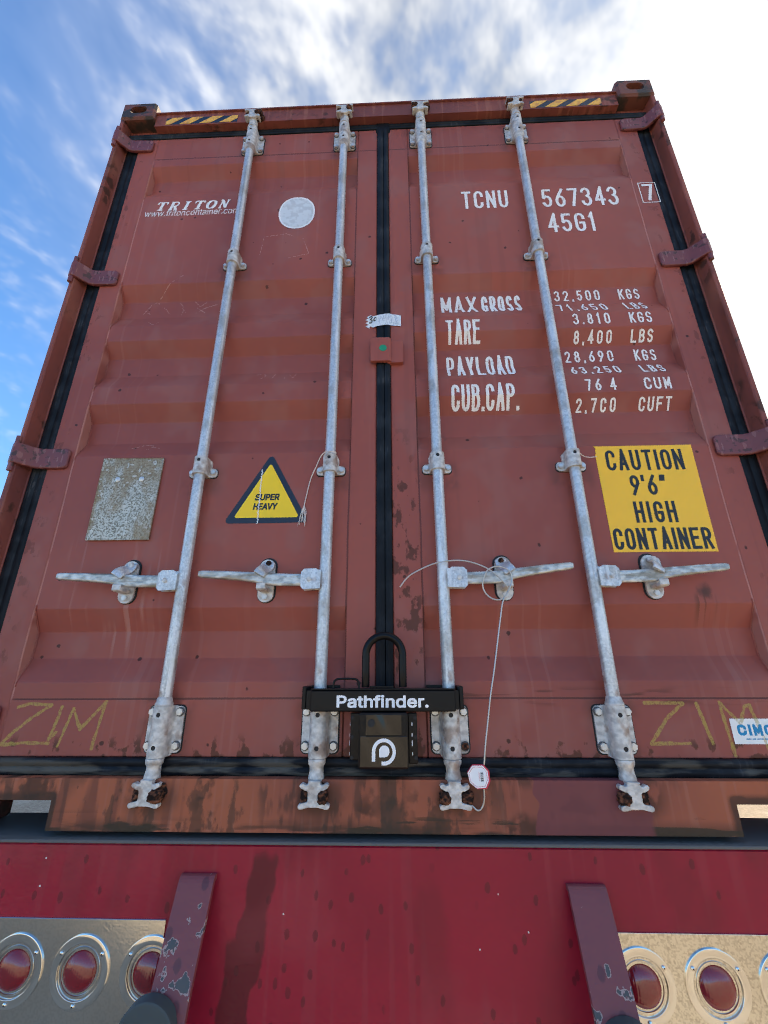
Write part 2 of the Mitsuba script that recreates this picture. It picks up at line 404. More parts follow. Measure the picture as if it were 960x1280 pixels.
def f_ground(p, n, uv):
    x, y = p.x, p.y
    a, b, r = voronoi(x * 38, y * 38)
    c = mix((.20, .17, .125), (.365, .315, .24), r)
    c = mix(c, (.17, .14, .105), .6 * smoothstep(.06, .0, b - a))
    big = fbm(x * .35, y * .35, 0, 4)
    c = mix(c, (.26, .23, .18), .6 * smoothstep(.4, .7, big))
    return mix(c, (.40, .37, .30), .4 * smoothstep(.5, .7, fbm(x * 3, y * 3, 1.0, 3)))


def f_roof(p, n, uv):
    return mix((.26, .075, .06), (.20, .06, .05), fbm(p.x * 2, p.y * 2, p.z * 2, 3))


def f_tiny(p, n, uv):                                          # the seal label's print, too small to read
    x, z = p.x, p.z - Z0
    row = dr.floor(z * 190)
    ink = smoothstep(.45, .6, noise(x * 420, row * 7.3)) * smoothstep(.18, .3, dr.abs(z * 190 - row - .5)) * smoothstep(-.022, -.015, x) * smoothstep(.06, .05, x)
    return mix((.70, .76, .80), (.16, .25, .42), .75 * ink)


def f_csc(p, n, uv):
    x, z = p.x, p.z - Z0
    w = fbm(x * 55, z * 55, 2.0, 3)
    return mix((.66, .70, .72), (.45, .47, .49), .5 * smoothstep(.42, .62, w))


def b_peel(p, n, uv):
    return fbm(p.x * 150, p.y * 150, p.z * 150, 2)


def b_cast(p, n, uv):
    return fbm(p.x * 260, p.y * 260, p.z * 260, 3)


def b_facet(p, n, uv):
    a = p.x * 190
    return dr.abs(a - dr.floor(a) - .5)


def b_wave(p, n, uv):
    return noise(p.x * 42 + p.z * 14, p.z * 12, 2.0)


def b_grain(p, n, uv):
    return noise(p.x * 330, p.z * 330, p.y * 330) + .3 * noise(p.x * 90, p.z * 90)


def princ(base, rough, metallic=0.0, spec=0.5, bump=None, scale=0.0, eps=4e-4, **more):
    col = mikit.proc(base) if callable(base) else {'type': 'rgb', 'value': list(base)}
    m = {'type': 'principled', 'base_color': col, 'roughness': rough, 'metallic': metallic, 'specular': spec, **more}
    if bump is not None:
        m = {'type': 'bumpmap', 'arbitrary': mikit.proc(bump, eps), 'scale': scale, 'bsdf': m}
    return {'type': 'twosided', 'bsdf': m}


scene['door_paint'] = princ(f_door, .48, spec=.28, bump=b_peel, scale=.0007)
scene['frame_paint'] = princ(f_frame, .55, spec=.25, bump=b_peel, scale=.0010)
scene['casting_paint'] = princ(f_casting, .55, spec=.4, bump=b_cast, scale=.0012)
scene['hinge_paint'] = princ(f_hinge, .45, spec=.5, bump=b_peel, scale=.0008)
scene['galvanised'] = princ(f_galv, .42, metallic=.55, spec=.5, bump=b_cast, scale=.0004)
scene['handle_steel'] = princ(f_handle, .40, metallic=.6, bump=b_cast, scale=.0011)
scene['cast_steel'] = princ(f_cast, .52, metallic=.35, spec=.5, bump=b_cast, scale=.0007)
scene['bolt_steel'] = princ((.62, .62, .60), .36, metallic=.6, bump=b_cast, scale=.0004)
scene['shadow_steel'] = princ((.10, .10, .10), .5, metallic=.4)  # washer metal darkened, the shadow round the bolt heads put into its colour
scene['rust'] = princ(f_rust, .85, spec=.2, bump=b_cast, scale=.003)
scene['rubber'] = princ(f_rubber, .55, spec=.2)
scene['black_rubber'] = princ((.05, .066, .07), .6, spec=.4, bump=b_cast, scale=.0006)
scene['white_paint'] = princ(f_white, .5)
scene['white_print'] = princ((.82, .82, .82), .4)
scene['label_orange'] = princ((.93, .53, .02), .38, spec=.5)
scene['label_yellow'] = princ((.92, .62, .0), .35, spec=.5)
scene['navy_ink'] = princ((.010, .016, .032), .4)
scene['black_ink'] = princ((.012, .012, .014), .45)
scene['blue_ink'] = princ((.0, .22, .44), .4)
scene['tape_orange'] = princ(f_tape, .4)
scene['data_plate'] = princ(f_plate, .45, metallic=.35, bump=b_grain, scale=.0006)
scene['csc_film'] = princ(f_csc, .3)
scene['makers_film'] = princ(f_makers, .35)
scene['seal_film'] = princ(f_tiny, .3)
scene['green_dot'] = princ((.01, .26, .13), .5)
scene['black_powder'] = princ((.006, .006, .0065), .26, spec=.20, bump=b_cast, scale=.00022)
scene['black_gloss'] = princ((.010, .0095, .009), .10, spec=.5, bump=b_wave, scale=.004)
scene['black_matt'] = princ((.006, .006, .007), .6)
scene['wire'] = princ((.52, .52, .50), .35, metallic=.7)
scene['cord'] = princ((.72, .66, .60), .7)
scene['seal_red'] = princ((.55, .03, .07), .35)
scene['chassis_paint'] = princ(f_chassis, .36, spec=.32, bump=b_peel, scale=.0004)
scene['guard_paint'] = princ(f_guard, .42, spec=.45, bump=b_peel, scale=.0008)
scene['deck_grey'] = princ((.12, .12, .118), .6, spec=.25, bump=b_cast, scale=.0008)
scene['steel_panel'] = {'type': 'twosided', 'bsdf': {'type': 'bumpmap', 'arbitrary': mikit.proc(b_grain, 6e-4), 'scale': .00006,
                        'bsdf': {'type': 'principled', 'base_color': mikit.proc(f_steel), 'metallic': 1.0, 'roughness': .16, 'specular': .5}}}
scene['chrome'] = {'type': 'twosided', 'bsdf': {'type': 'principled', 'base_color': {'type': 'rgb', 'value': [.74, .74, .72]}, 'metallic': 1.0, 'roughness': .045, 'specular': .5}}
scene['red_lens'] = princ((.19, .004, .012), .06, spec=.75, bump=b_facet, scale=.0005, clearcoat=1.0, clearcoat_gloss=.98)
scene['gravel'] = princ(f_ground, .9, spec=.2)
scene['roof_paint'] = princ(f_roof, .55)
scene['tyre_rubber'] = princ((.022, .022, .023), .8, spec=.3)

# ------------------------------------------------------------------ the yard
g = trimesh.Trimesh(np.array([[-1500, -1500, -Z0], [1500, -1500, -Z0], [1500, 1500, -Z0], [-1500, 1500, -Z0]], float), [[0, 1, 2], [0, 2, 3]], process=False)
part('', 'ground', g, 'gravel', smooth=False)
labels['ground'] = {'label': 'pale beige gravel yard the trailer stands on', 'kind': 'structure'}

# ------------------------------------------------------------------ the container
C = thing('shipping_container', 'weathered red brown steel shipping container with closed double doors on the red trailer', 'shipping container')
W, H, L = 1.219, 2.896, 12.192
GROOVES = [(2.527, 2.473, 2.400, 2.325), (1.827, 1.768, 1.687, 1.617), (1.547, 1.490, 1.410, 1.341), (1.269, 1.210, 1.127, 1.062), (.555, .491, .415, .351)]
_z, _y = [-1.0], [.055]
for a_, b_, c_, d_ in sorted(GROOVES, key=lambda q: q[3]):
    _z += [d_, c_, b_, a_]; _y += [.055, .091, .091, .055]
_z.append(4.0); _y.append(.055)


def prof(z):
    z = np.asarray(z, float)
    return np.mean([np.interp(z + o, _z, _y) for o in (-.0024, -.0012, 0, .0012, .0024)], axis=0)


def dent(x, z):
    q = np.stack([np.asarray(x) * 2.3 + 5, np.asarray(z) * 2.9, 0 * np.asarray(x)], -1)
    return .0042 * (meshkit.fbm(q, 2, 3) - .5)


def ysurf(x, z):
    x, z = np.broadcast_arrays(np.asarray(x, float), np.asarray(z, float))
    sheet = (np.abs(x) > .112) & (np.abs(x) < 1.0455) & (z > .308) & (z < 2.575)
    return np.where(sheet, prof(z) + dent(x, z), .054)


ZS = sorted(set(np.round(np.concatenate([np.linspace(.300, 2.583, 90)] + [np.array([q - .0035, q - .0012, q, q + .0012, q + .0035]) for gr in GROOVES for q in gr]), 4)))
for s, side in ((-1, 'left'), (1, 'right')):
    xs = s * np.linspace(.106, 1.052, 44)
    X, Z = np.meshgrid(xs, ZS)
    Y = prof(Z) + dent(X, Z)
    n0, n1 = X.shape; i, j = np.meshgrid(np.arange(n0 - 1), np.arange(n1 - 1), indexing='ij')
    q = np.stack([i * n1 + j, i * n1 + j + 1, (i + 1) * n1 + j + 1, (i + 1) * n1 + j], -1).reshape(-1, 4)
    if s < 0: q = q[:, ::-1]
    sheet = trimesh.Trimesh(np.stack([X, Y, Z], -1).reshape(-1, 3), np.vstack([q[:, [0, 1, 2]], q[:, [0, 2, 3]]]), process=False)
    fr = [box(s * .025, s * .112, .054, .108, .166, 2.716, .003), box(s * 1.0455, s * 1.1325, .054, .108, .166, 2.716, .003),
          box(s * .1125, s * 1.045, .0542, .108, 2.5755, 2.7158, .002), box(s * .1125, s * 1.045, .0542, .108, .1662, .3075, .002),
          box(s * .1, s * 1.06, .100, .106, .3, 2.58)]
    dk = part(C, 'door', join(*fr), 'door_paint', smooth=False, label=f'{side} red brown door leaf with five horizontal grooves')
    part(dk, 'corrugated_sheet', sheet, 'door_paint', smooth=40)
    for gr in GROOVES:                                         # a bead of weld round the end of each groove
        zz = np.linspace(gr[3] - .012, gr[0] + .012, 40)
        part(dk, 'weld_bead', tube(np.stack([0 * zz + s * 1.0435, prof(zz) - .0005, zz], -1), .0022, 6), 'door_paint', smooth=True)
DOOR_L, DOOR_R = C + '__door', C + '__door_001'

# gaskets
def lip(y0, y1, a, b, n=3):
    """A ribbed rubber section, as an outline (y, along)."""
    t = np.linspace(0, 1, 25); r = y0 - .004 * np.abs(np.sin(t * math.pi * n)) 
    r[0] = r[-1] = y0 + .004
    return sg.Polygon([(y1, a)] + [(yy, a + (b - a) * tt) for yy, tt in zip(r, t)] + [(y1, b)])


part(C, 'door_gasket', ext_yz(lip(.044, .10, .1245, .1655, 2), -1.19, 1.19), 'rubber', smooth=40)
part(C, 'door_gasket', ext_yz(lip(.052, .10, 2.7165, 2.7525, 2), -1.19, 1.19), 'rubber', smooth=40)
for s in (-1, 1):
    o = affinity.affine_transform(lip(.063, .11, 1.133, 1.1925, 2), [0, s, 1, 0, 0, 0])
    part(C, 'door_gasket', ext_xy(o, .166, 2.716), 'rubber', smooth=40)
o = affinity.affine_transform(lip(.050, .10, -.0245, .0025, 1), [0, 1, 1, 0, 0, 0]); o2 = affinity.affine_transform(lip(.0485, .10, .003, .0245, 1), [0, 1, 1, 0, 0, 0])
part(C, 'door_gasket', join(ext_xy(o, .166, 2.716), ext_xy(o2, .166, 2.716), box(-.031, .034, .0475, .075, 2.690, 2.757, .006)), 'rubber', smooth=40)

# frame: corner posts, header, sill, castings
for s in (-1, 1):
    outl = [(1.2185, .012), (1.2185, .16), (1.150, .16), (1.150, .088), (1.194, .084), (1.1905, .060), (1.194, .058), (1.1985, .010), (1.2015, .0065), (1.213, .0065)]
    P_ = sg.Polygon([(s * a, b) for a, b in outl])
    part(C, 'corner_post', ext_xy(P_, .1185, 2.7855), 'frame_paint', smooth=False)
hd = [(.020, 2.7535), (.020, 2.826), (.026, 2.833), (.16, 2.833), (.16, 2.7535)]
edge = [(-1.058, 2.7535), (1.058, 2.7535), (1.058, 2.838)] + [(x, 2.832 + .004 * random.random()) for x in np.linspace(.98, -.98, 40)] + [(-1.058, 2.832)]
edge = [p for p in edge if not (-.615 < p[0] < -.54)] if False else edge
part(C, 'header', join(box(1.0585, 1.194, .062, .16, 2.7535, 2.7855), box(-1.194, -1.0585, .062, .16, 2.7535, 2.7855), ext_xz(sg.Polygon(edge), .020, .10), box(-1.058, 1.058, .012, .16, 2.833, 2.8395)), 'frame_paint', smooth=False)
sill = sg.Polygon([(-1.057, .125), (-1.057, .077), (-.834, .077), (-.834, .0125), (.836, .0125), (.836, .077), (1.057, .077), (1.057, .125)])
sl = join(ext_xz(sill.buffer(-.002, join_style=1).buffer(.002), .010, .016), ext_xz(sg.box(-1.057, .117, 1.057, .1245), .017, .11), box(-.834, .836, .017, .12, .0125, .019))
rim = []
for s in (-1, 1):
    e = .834 if s < 0 else .836
    rim += [box(s * (e - .001), s * (e - .009), .0165, .12, .0195, .077), box(s * (e + .0005), s * 1.057, .0165, .12, .0775, .085)]
part(C, 'sill', join(sl, *rim), 'frame_paint', smooth=False, label='rust stained bottom sill of the container')


def casting(sx, y0, y1, z0, z1, ydoor):
    xo, xi = sx * W, sx * (W - .162)
    b = man(cast(box(xi, xo, y0, y1, z0, z1, .012), .012, 3)) if False else man(box(xi, xo, y0, y1, z0, z1, .009))
    cav = man(box(xi + (-sx) * -.022, xo - sx * .024, y0 + .026, y1 - .026, z0 + .02, z1 - .024))
    zc, xc, yc = (z0 + z1) / 2 + .004, (xo + xi) / 2, (y0 + y1) / 2
    front = man(ext_xz(rrect(xc - .039, xc + .039, zc - .024, zc + .024, .023), y0 - .02 if ydoor < 0 else y1 - .04, y0 + .04 if ydoor < 0 else y1 + .02))
    topz = man(ext_xy(rrect(xc - .031, xc + .031, yc - .062, yc + .062, .03), z1 - .04 if z0 > 1 else z0 - .02, z1 + .02 if z0 > 1 else z0 + .04))
    sd = man(ext_yz(rrect(yc - .039, yc + .039, zc - .024, zc + .024, .023), min(xo, xo - sx * .05), max(xo - sx * .05, xo + sx * .02) if sx > 0 else xo + .05))
    return tri(b - cav - front - topz - sd)


for sx in (-1, 1):
    for zz in ((2.786, 2.896), (0.0, .118)):
        part(C, 'corner_casting', casting(sx, 0.0, .178, zz[0], zz[1], -1), 'casting_paint', smooth=False)
        part(C, 'corner_casting', casting(sx, L - .178, L, zz[0] if zz[0] < 1 else 2.778, zz[1], 1), 'frame_paint', smooth=False)

# the body behind the doors
ys_ = np.arange(.18, L - .18, .278); rib = []
for y in ys_: rib += [(y, 0), (y + .07, 0), (y + .139, .036), (y + .209, .036)]
rib += [(ys_[-1] + .278, 0)]
for s in (-1, 1):
    outl = [(s * (1.214 - d), y) for y, d in rib] + [(s * 1.172, y) for y, d in rib[::-1]]
    part(C, 'side_wall', ext_xy(sg.Polygon(outl), .155, 2.775), 'roof_paint', smooth=False)
    part(C, 'bottom_rail', box(s * 1.16, s * 1.2185, .179, L - .179, .035, .155), 'roof_paint', smooth=False)
    part(C, 'top_rail', box(s * 1.16, s * 1.2185, .179, L - .179, 2.775, 2.835), 'roof_paint', smooth=False)
    part(C, 'corner_post', box(s * 1.06, s * 1.2185, L - .16, L - .003, .1185, 2.7775), 'roof_paint', smooth=False)
rr_ = [(y, 2.838 + (.016 if k % 4 in (1, 2) else 0)) for k, y in enumerate(np.linspace(.181, L - .181, 240))]
part(C, 'roof', ext_yz(sg.Polygon(rr_ + [(L - .181, 2.829), (.181, 2.829)]), -1.159, 1.159), 'roof_paint', smooth=False)
part(C, 'front_wall', box(-1.059, 1.059, L - .06, L - .02, .05, 2.82), 'roof_paint', smooth=False)
for k, y in enumerate(np.linspace(.5, L - .5, 30)):
    part(C, 'floor_crossmember', box(-1.159, 1.159, y - .02, y + .02, .03, .15), 'roof_paint', smooth=False)
part(C, 'floor', box(-1.159, 1.159, .19, L - .07, .151, .18), 'roof_paint', smooth=False)

# hinges
for s in (-1, 1):
    pl = sg.LineString([(s * 1.2165, .030), (s * 1.2145, .002), (s * 1.207, -.003), (s * 1.198, .001), (s * 1.167, .040), (s * 1.150, .046), (s * 1.066, .0485)]).buffer(.0065, quad_segs=6)
    for zc in (2.660, 1.855, 1.052, .255):
        msk = rrect(min(s * 1.235, s * 1.058), max(s * 1.235, s * 1.058), zc - .036, zc + .036, .018)
        hb = man(ext_xy(pl, zc - .04, zc + .04)) ^ man(ext_xz(msk, -.05, .1))
        part(C, 'hinge', join(cast(tri(hb), .006, 3), cyl([s * 1.2085, .002, zc - .062], [s * 1.2085, .002, zc + .062], .0085, 16)), 'hinge_paint', smooth=40)

# ---- locking gear
RY = .025


def hump(z0, z1, hw, r, ez0, ez1, holes):
    pl = unary_union([sg.Point(0, RY).buffer(r, quad_segs=12), sg.box(-r, RY, r, .054), sg.box(-hw, .0475, hw, .054)]).buffer(.009, quad_segs=6).buffer(-.009, quad_segs=6)
    msk = unary_union([rrect(-hw, hw, ez0, ez1, .012), sg.box(-r - .003, z0, r + .003, z1)]).buffer(-.004).buffer(.004)
    b = man(ext_xy(pl, z0 - .001, z1 + .001)) ^ man(ext_xz(msk, -.05, .1))
    for h in holes: b = b - man(cyl([0, RY - r - .02, h], [0, RY - r + .006, h], .0058, 20))
    return tri(b)


def hole_discs(r, holes):
    return [cyl([0, RY - r + .002, h], [0, RY - r + .0065, h], .0057, 20) for h in holes]  # black discs that paint the darkness inside the bracket holes


def hexbolt(x, y, z, r=.0088, h=.007, rot=0.0):
    a = trimesh.creation.cylinder(radius=r, height=h, sections=6); a.apply_transform(trimesh.transformations.rotation_matrix(rot, [0, 0, 1]))
    d = trimesh.creation.cylinder(radius=r * .62, height=.0015, sections=14); d.apply_translation([0, 0, h / 2 + .0006])
    m = join(a, d); m.apply_transform(ROTX); m.apply_translation([x, y - h / 2, z]); return m


def shadow_washer(x, y, z, r=.0088):
    return cyl([x, y, z], [x, y - .0022, z], r * 1.28, 22)  # dark ring that paints the shadow round a bolt head


GL = hump(.170, .292, .048, .0235, .177, .290, (.271, .194)); PL_ = hole_discs(.0235, (.271, .194))
GM = hump(.972, 1.031, .046, .0225, .973, 1.004, (1.017,)); PM_ = hole_discs(.0225, (1.017,))
NECK = lathe([(0, .169), (.0215, .169), (.0225, .165), (.0215, .158), (.0175, .152), (.0172, .143), (.0195, .131), (.0205, .125), (.0175, .118), (.014, .108), (0, .106)], 32)
NECK.apply_translation([0, RY - .004, 0])
COLL = lathe([(0, .2925), (.0225, .2925), (.0235, .297), (.0205, .303), (.0195, .310), (.0172, .314), (0, .314)], 32); COLL.apply_translation([0, RY, 0])
cam2 = unary_union([sg.box(-.0150, .068, .0150, .125), sg.LineString([(-.030, .1135), (-.021, .109), (-.010, .113), (.010, .113), (.021, .109), (.030, .1135)]).buffer(.0056),
                    sg.LineString([(-.032, .0700), (-.01, .0745), (.012, .0745), (.033, .070)]).buffer(.0060)]).buffer(.005).buffer(-.005)
CAMM = cast(ext_xz(cam2, -.006, .022), .0035, 8)


def lump(x0, x1, y0, y1, z0, z1, seed):
    m = trimesh.creation.icosphere(subdivisions=3); v = m.vertices
    v = np.sign(v) * np.abs(v) ** .55
    v = v * (1 + .55 * (meshkit.fbm(v * 3.1 + seed, 3, seed) - .5))[:, None]
    m.vertices = v * np.array([x1 - x0, y1 - y0, z1 - z0]) / 2 + np.array([x0 + x1, y0 + y1, z0 + z1]) / 2
    return m


def loft(sections, s):
    """Rounded bar along x: (dx, zc, height, yc, thickness)."""
    ring = np.array(rrect(-.5, .5, -.5, .5, .22, 3).exterior.coords)[:-1]; n = len(ring); V = []
    for dx, zc, h, yc, t in sections:
        V.append(np.stack([np.full(n, s * dx), yc + ring[:, 0] * t, zc + ring[:, 1] * h], -1))
    V = np.vstack(V); k = len(sections); F = []
    for i in range(k - 1):
        for j in range(n):
            a, b, c, d = i * n + j, i * n + (j + 1) % n, (i + 1) * n + (j + 1) % n, (i + 1) * n + j
            F += [[a, b, c], [a, c, d]]
    F += [[0, (j + 1) % n, j] for j in range(1, n - 1)] + [[(k - 1) * n, (k - 1) * n + j, (k - 1) * n + (j + 1) % n] for j in range(1, n - 1)]
    m = trimesh.Trimesh(V, F, process=False); trimesh.repair.fix_normals(m); return m


names = ['outermost on the left door', 'on the left door beside the centre gasket', 'on the right door beside the centre gasket', 'outermost on the right door']
for k, (rx, s) in enumerate(((-.592, -1), (-.172, -1), (.171, 1), (.597, 1))):
    rod = part(C, 'lock_rod', cyl([rx, RY, .12], [rx, RY, 2.75], .0168, 28), 'galvanised', smooth=40, label='galvanised lock rod ' + names[k])
    for up in (False, True):
        f = (lambda m: moved(mirz(m, 2.867), rx)) if up else (lambda m: moved(m, rx))
        part(rod, 'dark_backing', f(ext_xz(rrect(-.0515, .0515, .1735, .2935, .014), .0528, .0555)), 'black_matt', smooth=False)  # black plate a little larger than the bracket, giving it a dark outline
        part(rod, 'guide_bracket', f(GL), 'cast_steel', smooth=35)
        for q_ in PL_: part(rod, 'grease_hole_shade', f(q_), 'black_matt', smooth=False)
        part(rod, 'collar', f(COLL), 'cast_steel', smooth=40)
        part(rod, 'neck', f(NECK), 'cast_steel', smooth=40)
        part(rod, 'cam', f(CAMM), 'cast_steel', smooth=40)
        for bx in (-.0375, .0375):
            for bz in (.276, .194):
                part(rod, 'bolt', f(hexbolt(bx, .0455, bz, .0092, .008, random.random())), 'rust' if (k == 2 and not up and bx > 0 and bz < .2) else 'bolt_steel', smooth=False)
                part(rod, 'shadow_washer', f(shadow_washer(bx, .0475, bz, .0092)), 'shadow_steel', smooth=False)
        ks = part(C, 'cam_keeper', f(join(lump(-.034 - .004 * (k > 1), -.016 if k < 2 else -.010, .0 if k < 2 else -.010, .018, .076, .103, 3 + k), lump(.014 if k > 1 else .009, .044 if k in (0, 2) else .033, -.004 if k > 1 else -.012, .018, .075, .104, 13 + k), lump(-.02, .05 if k == 0 else .03, .004, .022, .082, .118, 23 + k))), 'rust', smooth=60)
    for dz in (0.0, .908):
        f = lambda m: moved(m, rx, 0, dz)
        part(rod, 'dark_backing', f(ext_xz(rrect(-.048, .048, .9705, 1.0055, .012), .0528, .0555)), 'black_matt', smooth=False)
        part(rod, 'strap', f(GM), 'cast_steel', smooth=35)
        for q_ in PM_: part(rod, 'grease_hole_shade', f(q_), 'black_matt', smooth=False)
        for bx in (-.0355, .0355): part(rod, 'bolt', f(hexbolt(bx, .0455, .988, .0078, .007, random.random())), 'bolt_steel', smooth=False)
    hubp = sg.Polygon([(.010, .600), (.060, .598), (.067, .606), (.067, .648), (.058, .657), (.024, .658), (.010, .648)])
    hub = join(ext_xz(hubp, .004, .010), ext_xz(hubp, .026, .032), ext_xz(sg.box(.010, .602, .030, .655), .0102, .0258))
    if s < 0: hub = mirx(hub)
    part(rod, 'handle_hub', moved(hub, rx), 'galvanised', smooth=False)
    part(rod, 'hub_rivet', moved(hexbolt(s * .044, .004, .627, .007, .004), rx), 'cast_steel', smooth=False)
    ba = [.0, .002, .014, .006][k]
    hs = [(.047, .627, .034, .018, .012), (.10, .627, .035, .016, .010), (.150, .628, .036, .013, .009), (.175, .630, .034, .010, .011), (.20, .633 + ba * .2, .030, .006, .014),
          (.235, .635 + ba * .4, .026, .002, .017), (.29, .638 + ba * .7, .024, .0, .018), (.355, .641 + ba, .020, .0, .016), (.364, .6415 + ba, .015, .0, .012)]
    part(rod, 'handle', moved(loft(hs, s), rx), 'handle_steel', smooth=35)
    # catch that holds the handle
    cx = rx + s * .179
    plt = rrect(cx - .0235, cx + .0235, .568, .696, .023)
    ret = part(C, 'handle_catch', cast(ext_xz(plt, .046, .0535), .006, 2), 'cast_steel', smooth=40)
    part(ret, 'dark_backing', ext_xz(affinity.translate(plt.buffer(.004), -s * .001, .002), .0532, .0562), 'black_matt', smooth=False)  # black plate a little larger than the catch
    tl = -.022 * s if k < 3 else .022
    hasp = sg.LineString([(cx + tl * .3, .684), (cx + tl * .25, .668), (cx - tl * .1, .652), (cx - tl * .4, .640)])
    hp = np.array([(x, y, z) for (x, z), y in zip(hasp.coords, (.041, .030, .002, -.004))])
    hv = []
    for q in smooth_path(hp, 5): hv.append(q)
    hv = np.array(hv); ring = np.array([(-.017, -.0035), (.017, -.0035), (.017, .0035), (-.017, .0035)])
    tv = np.gradient(hv, axis=0); tv /= np.linalg.norm(tv, axis=1, keepdims=True)
    sx_ = np.cross(tv, [0, 1, 0.2]); sx_ /= np.linalg.norm(sx_, axis=1, keepdims=True); nn = np.cross(sx_, tv)
    V = (hv[:, None] + ring[None, :, :1] * sx_[:, None] + ring[None, :, 1:] * nn[:, None]).reshape(-1, 3); Fq = []
    for i in range(len(hv) - 1):
        for j in range(4): Fq.append([i * 4 + j, i * 4 + (j + 1) % 4, (i + 1) * 4 + (j + 1) % 4, (i + 1) * 4 + j])
    Fq = np.array(Fq); e = (len(hv) - 1) * 4
    Ft = np.vstack([Fq[:, [0, 1, 2]], Fq[:, [0, 2, 3]], [[0, 2, 1], [0, 3, 2], [e, e + 1, e + 2], [e, e + 2, e + 3]]])
    hm = trimesh.Trimesh(V, Ft, process=True); trimesh.repair.fix_normals(hm)
    part(ret, 'hasp', cast(hm, .005, 4), 'galvanised', smooth=50)
    part(ret, 'hook', cast(join(box(cx - .013, cx + .013, -.002, .046, .596, .607, .002)), .005, 2), 'cast_steel', smooth=40)
    part(ret, 'hook_lip', box(cx - .013, cx + .013, -.006, .001, .598, .616, .002), 'cast_steel', smooth=False)
    part(ret, 'bolt', hexbolt(cx + tl * .3, .037, .681, .0085, .006), 'rust' if k in (1, 2) else 'cast_steel', smooth=False)
    part(ret, 'bolt', hexbolt(cx, .046, .584, .0085, .007), 'bolt_steel', smooth=False)

# ---- lettering: drawn as outlines in x-z and laid on the doors' own relief
def arc(cx, cy, rx, ry, a0, a1, n=14):
    return [(cx + rx * math.cos(math.radians(a)), cy + ry * math.sin(math.radians(a))) for a in np.linspace(a0, a1, n)]


O_ = [arc(.5, .76, .5, .24, 0, 180) + arc(.5, .24, .5, .24, 180, 360) + [(1, .76)]]
GLY = {'T': [[(0, 1), (1, 1)], [(.5, 1), (.5, 0)]], 'C': [arc(.5, .76, .5, .24, -5, 180) + arc(.5, .24, .5, .24, 180, 365)],
       'G': [arc(.5, .76, .5, .24, -5, 180) + arc(.5, .24, .5, .24, 180, 360) + [(1, .46), (.55, .46)]], 'U': [[(0, 1)] + arc(.5, .26, .5, .26, 180, 360) + [(1, 1)]],
       'N': [[(0, 0), (0, 1)], [(0, 1), (1, 0)], [(1, 0), (1, 1)]], 'M': [[(0, 0), (0, 1)], [(0, 1), (.5, .3), (1, 1)], [(1, 1), (1, 0)]],
       'A': [[(0, 0), (.5, 1), (1, 0)], [(.2, .3), (.8, .3)]], 'X': [[(0, 0), (1, 1)], [(0, 1), (1, 0)]], 'Y': [[(0, 1), (.5, .5), (1, 1)], [(.5, .5), (.5, 0)]],
       'L': [[(0, 1), (0, 0), (1, 0)]], 'K': [[(0, 0), (0, 1)], [(1, 1), (0, .38)], [(.32, .56), (1, 0)]], 'E': [[(1, 1), (0, 1), (0, 0), (1, 0)], [(0, .53), (.8, .53)]],
       'F': [[(1, 1), (0, 1), (0, 0)], [(0, .53), (.8, .53)]], 'H': [[(0, 0), (0, 1)], [(1, 0), (1, 1)], [(0, .52), (1, .52)]], 'I': [[(.5, 0), (.5, 1)]],
       'P': [[(0, 0), (0, 1), (.55, 1)] + arc(.55, .74, .45, .26, 90, -90) + [(0, .48)]],
       'R': [[(0, 0), (0, 1), (.55, 1)] + arc(.55, .75, .45, .25, 90, -90) + [(0, .5)], [(.5, .5), (1, 0)]],
       'B': [[(0, 0), (0, 1), (.5, 1)] + arc(.5, .77, .42, .23, 90, -90) + [(0, .54)], [(.5, .54)] + arc(.5, .27, .5, .27, 90, -90) + [(0, 0)]],
       'D': [[(0, 0), (0, 1), (.5, 1)] + arc(.5, .74, .5, .26, 90, 0) + arc(.5, .26, .5, .26, 0, -90) + [(0, 0)]],
       'S': [arc(.5, .76, .48, .24, 20, 250, 12) + arc(.5, .26, .5, .26, 70, -165, 12)],
       '0': O_, 'O': O_, '1': [[(.15, .82), (.55, 1), (.55, 0)]], '2': [arc(.5, .74, .5, .26, 170, -25) + [(0, 0), (1, 0)]],
       '3': [arc(.45, .77, .48, .23, 165, -80) + arc(.45, .27, .53, .27, 80, -165)], '4': [[(.74, 0), (.74, 1), (0, .28), (1.05, .28)]],
       '5': [[(.95, 1), (.1, 1), (.04, .54)] + arc(.48, .32, .50, .30, 140, -155)], '6': [[(.85, 1), (.2, .55)] + arc(.5, .29, .5, .29, 150, 510)],
       '7': [[(0, 1), (1, 1), (.38, 0)]], '8': [arc(.5, .76, .43, .24, 90, 450), arc(.5, .27, .5, .27, 90, 450)],
       '9': [[(.15, 0), (.8, .45)] + arc(.5, .71, .5, .29, -30, 330)], '.': [[(.5, .0), (.5, .03)]], ',': [[(.6, .04), (.35, -.1)]], "'": [[(.5, 1), (.4, .8)]], '"': [[(.35, 1), (.25, .8)], [(.8, 1), (.7, .8)]],
       'c': [arc(.5, .76, .5, .24, 0, 180) + arc(.5, .24, .5, .24, 180, 360) + [(1, .52)]], 'q': [[(1, .42), (1, .76)] + arc(.5, .76, .5, .24, 0, 180) + arc(.5, .24, .5, .24, 180, 345)]}
NARROW = {'I': .35, '.': .28, ',': .3, "'": .3, '1': .75, ' ': .55, '"': .85}


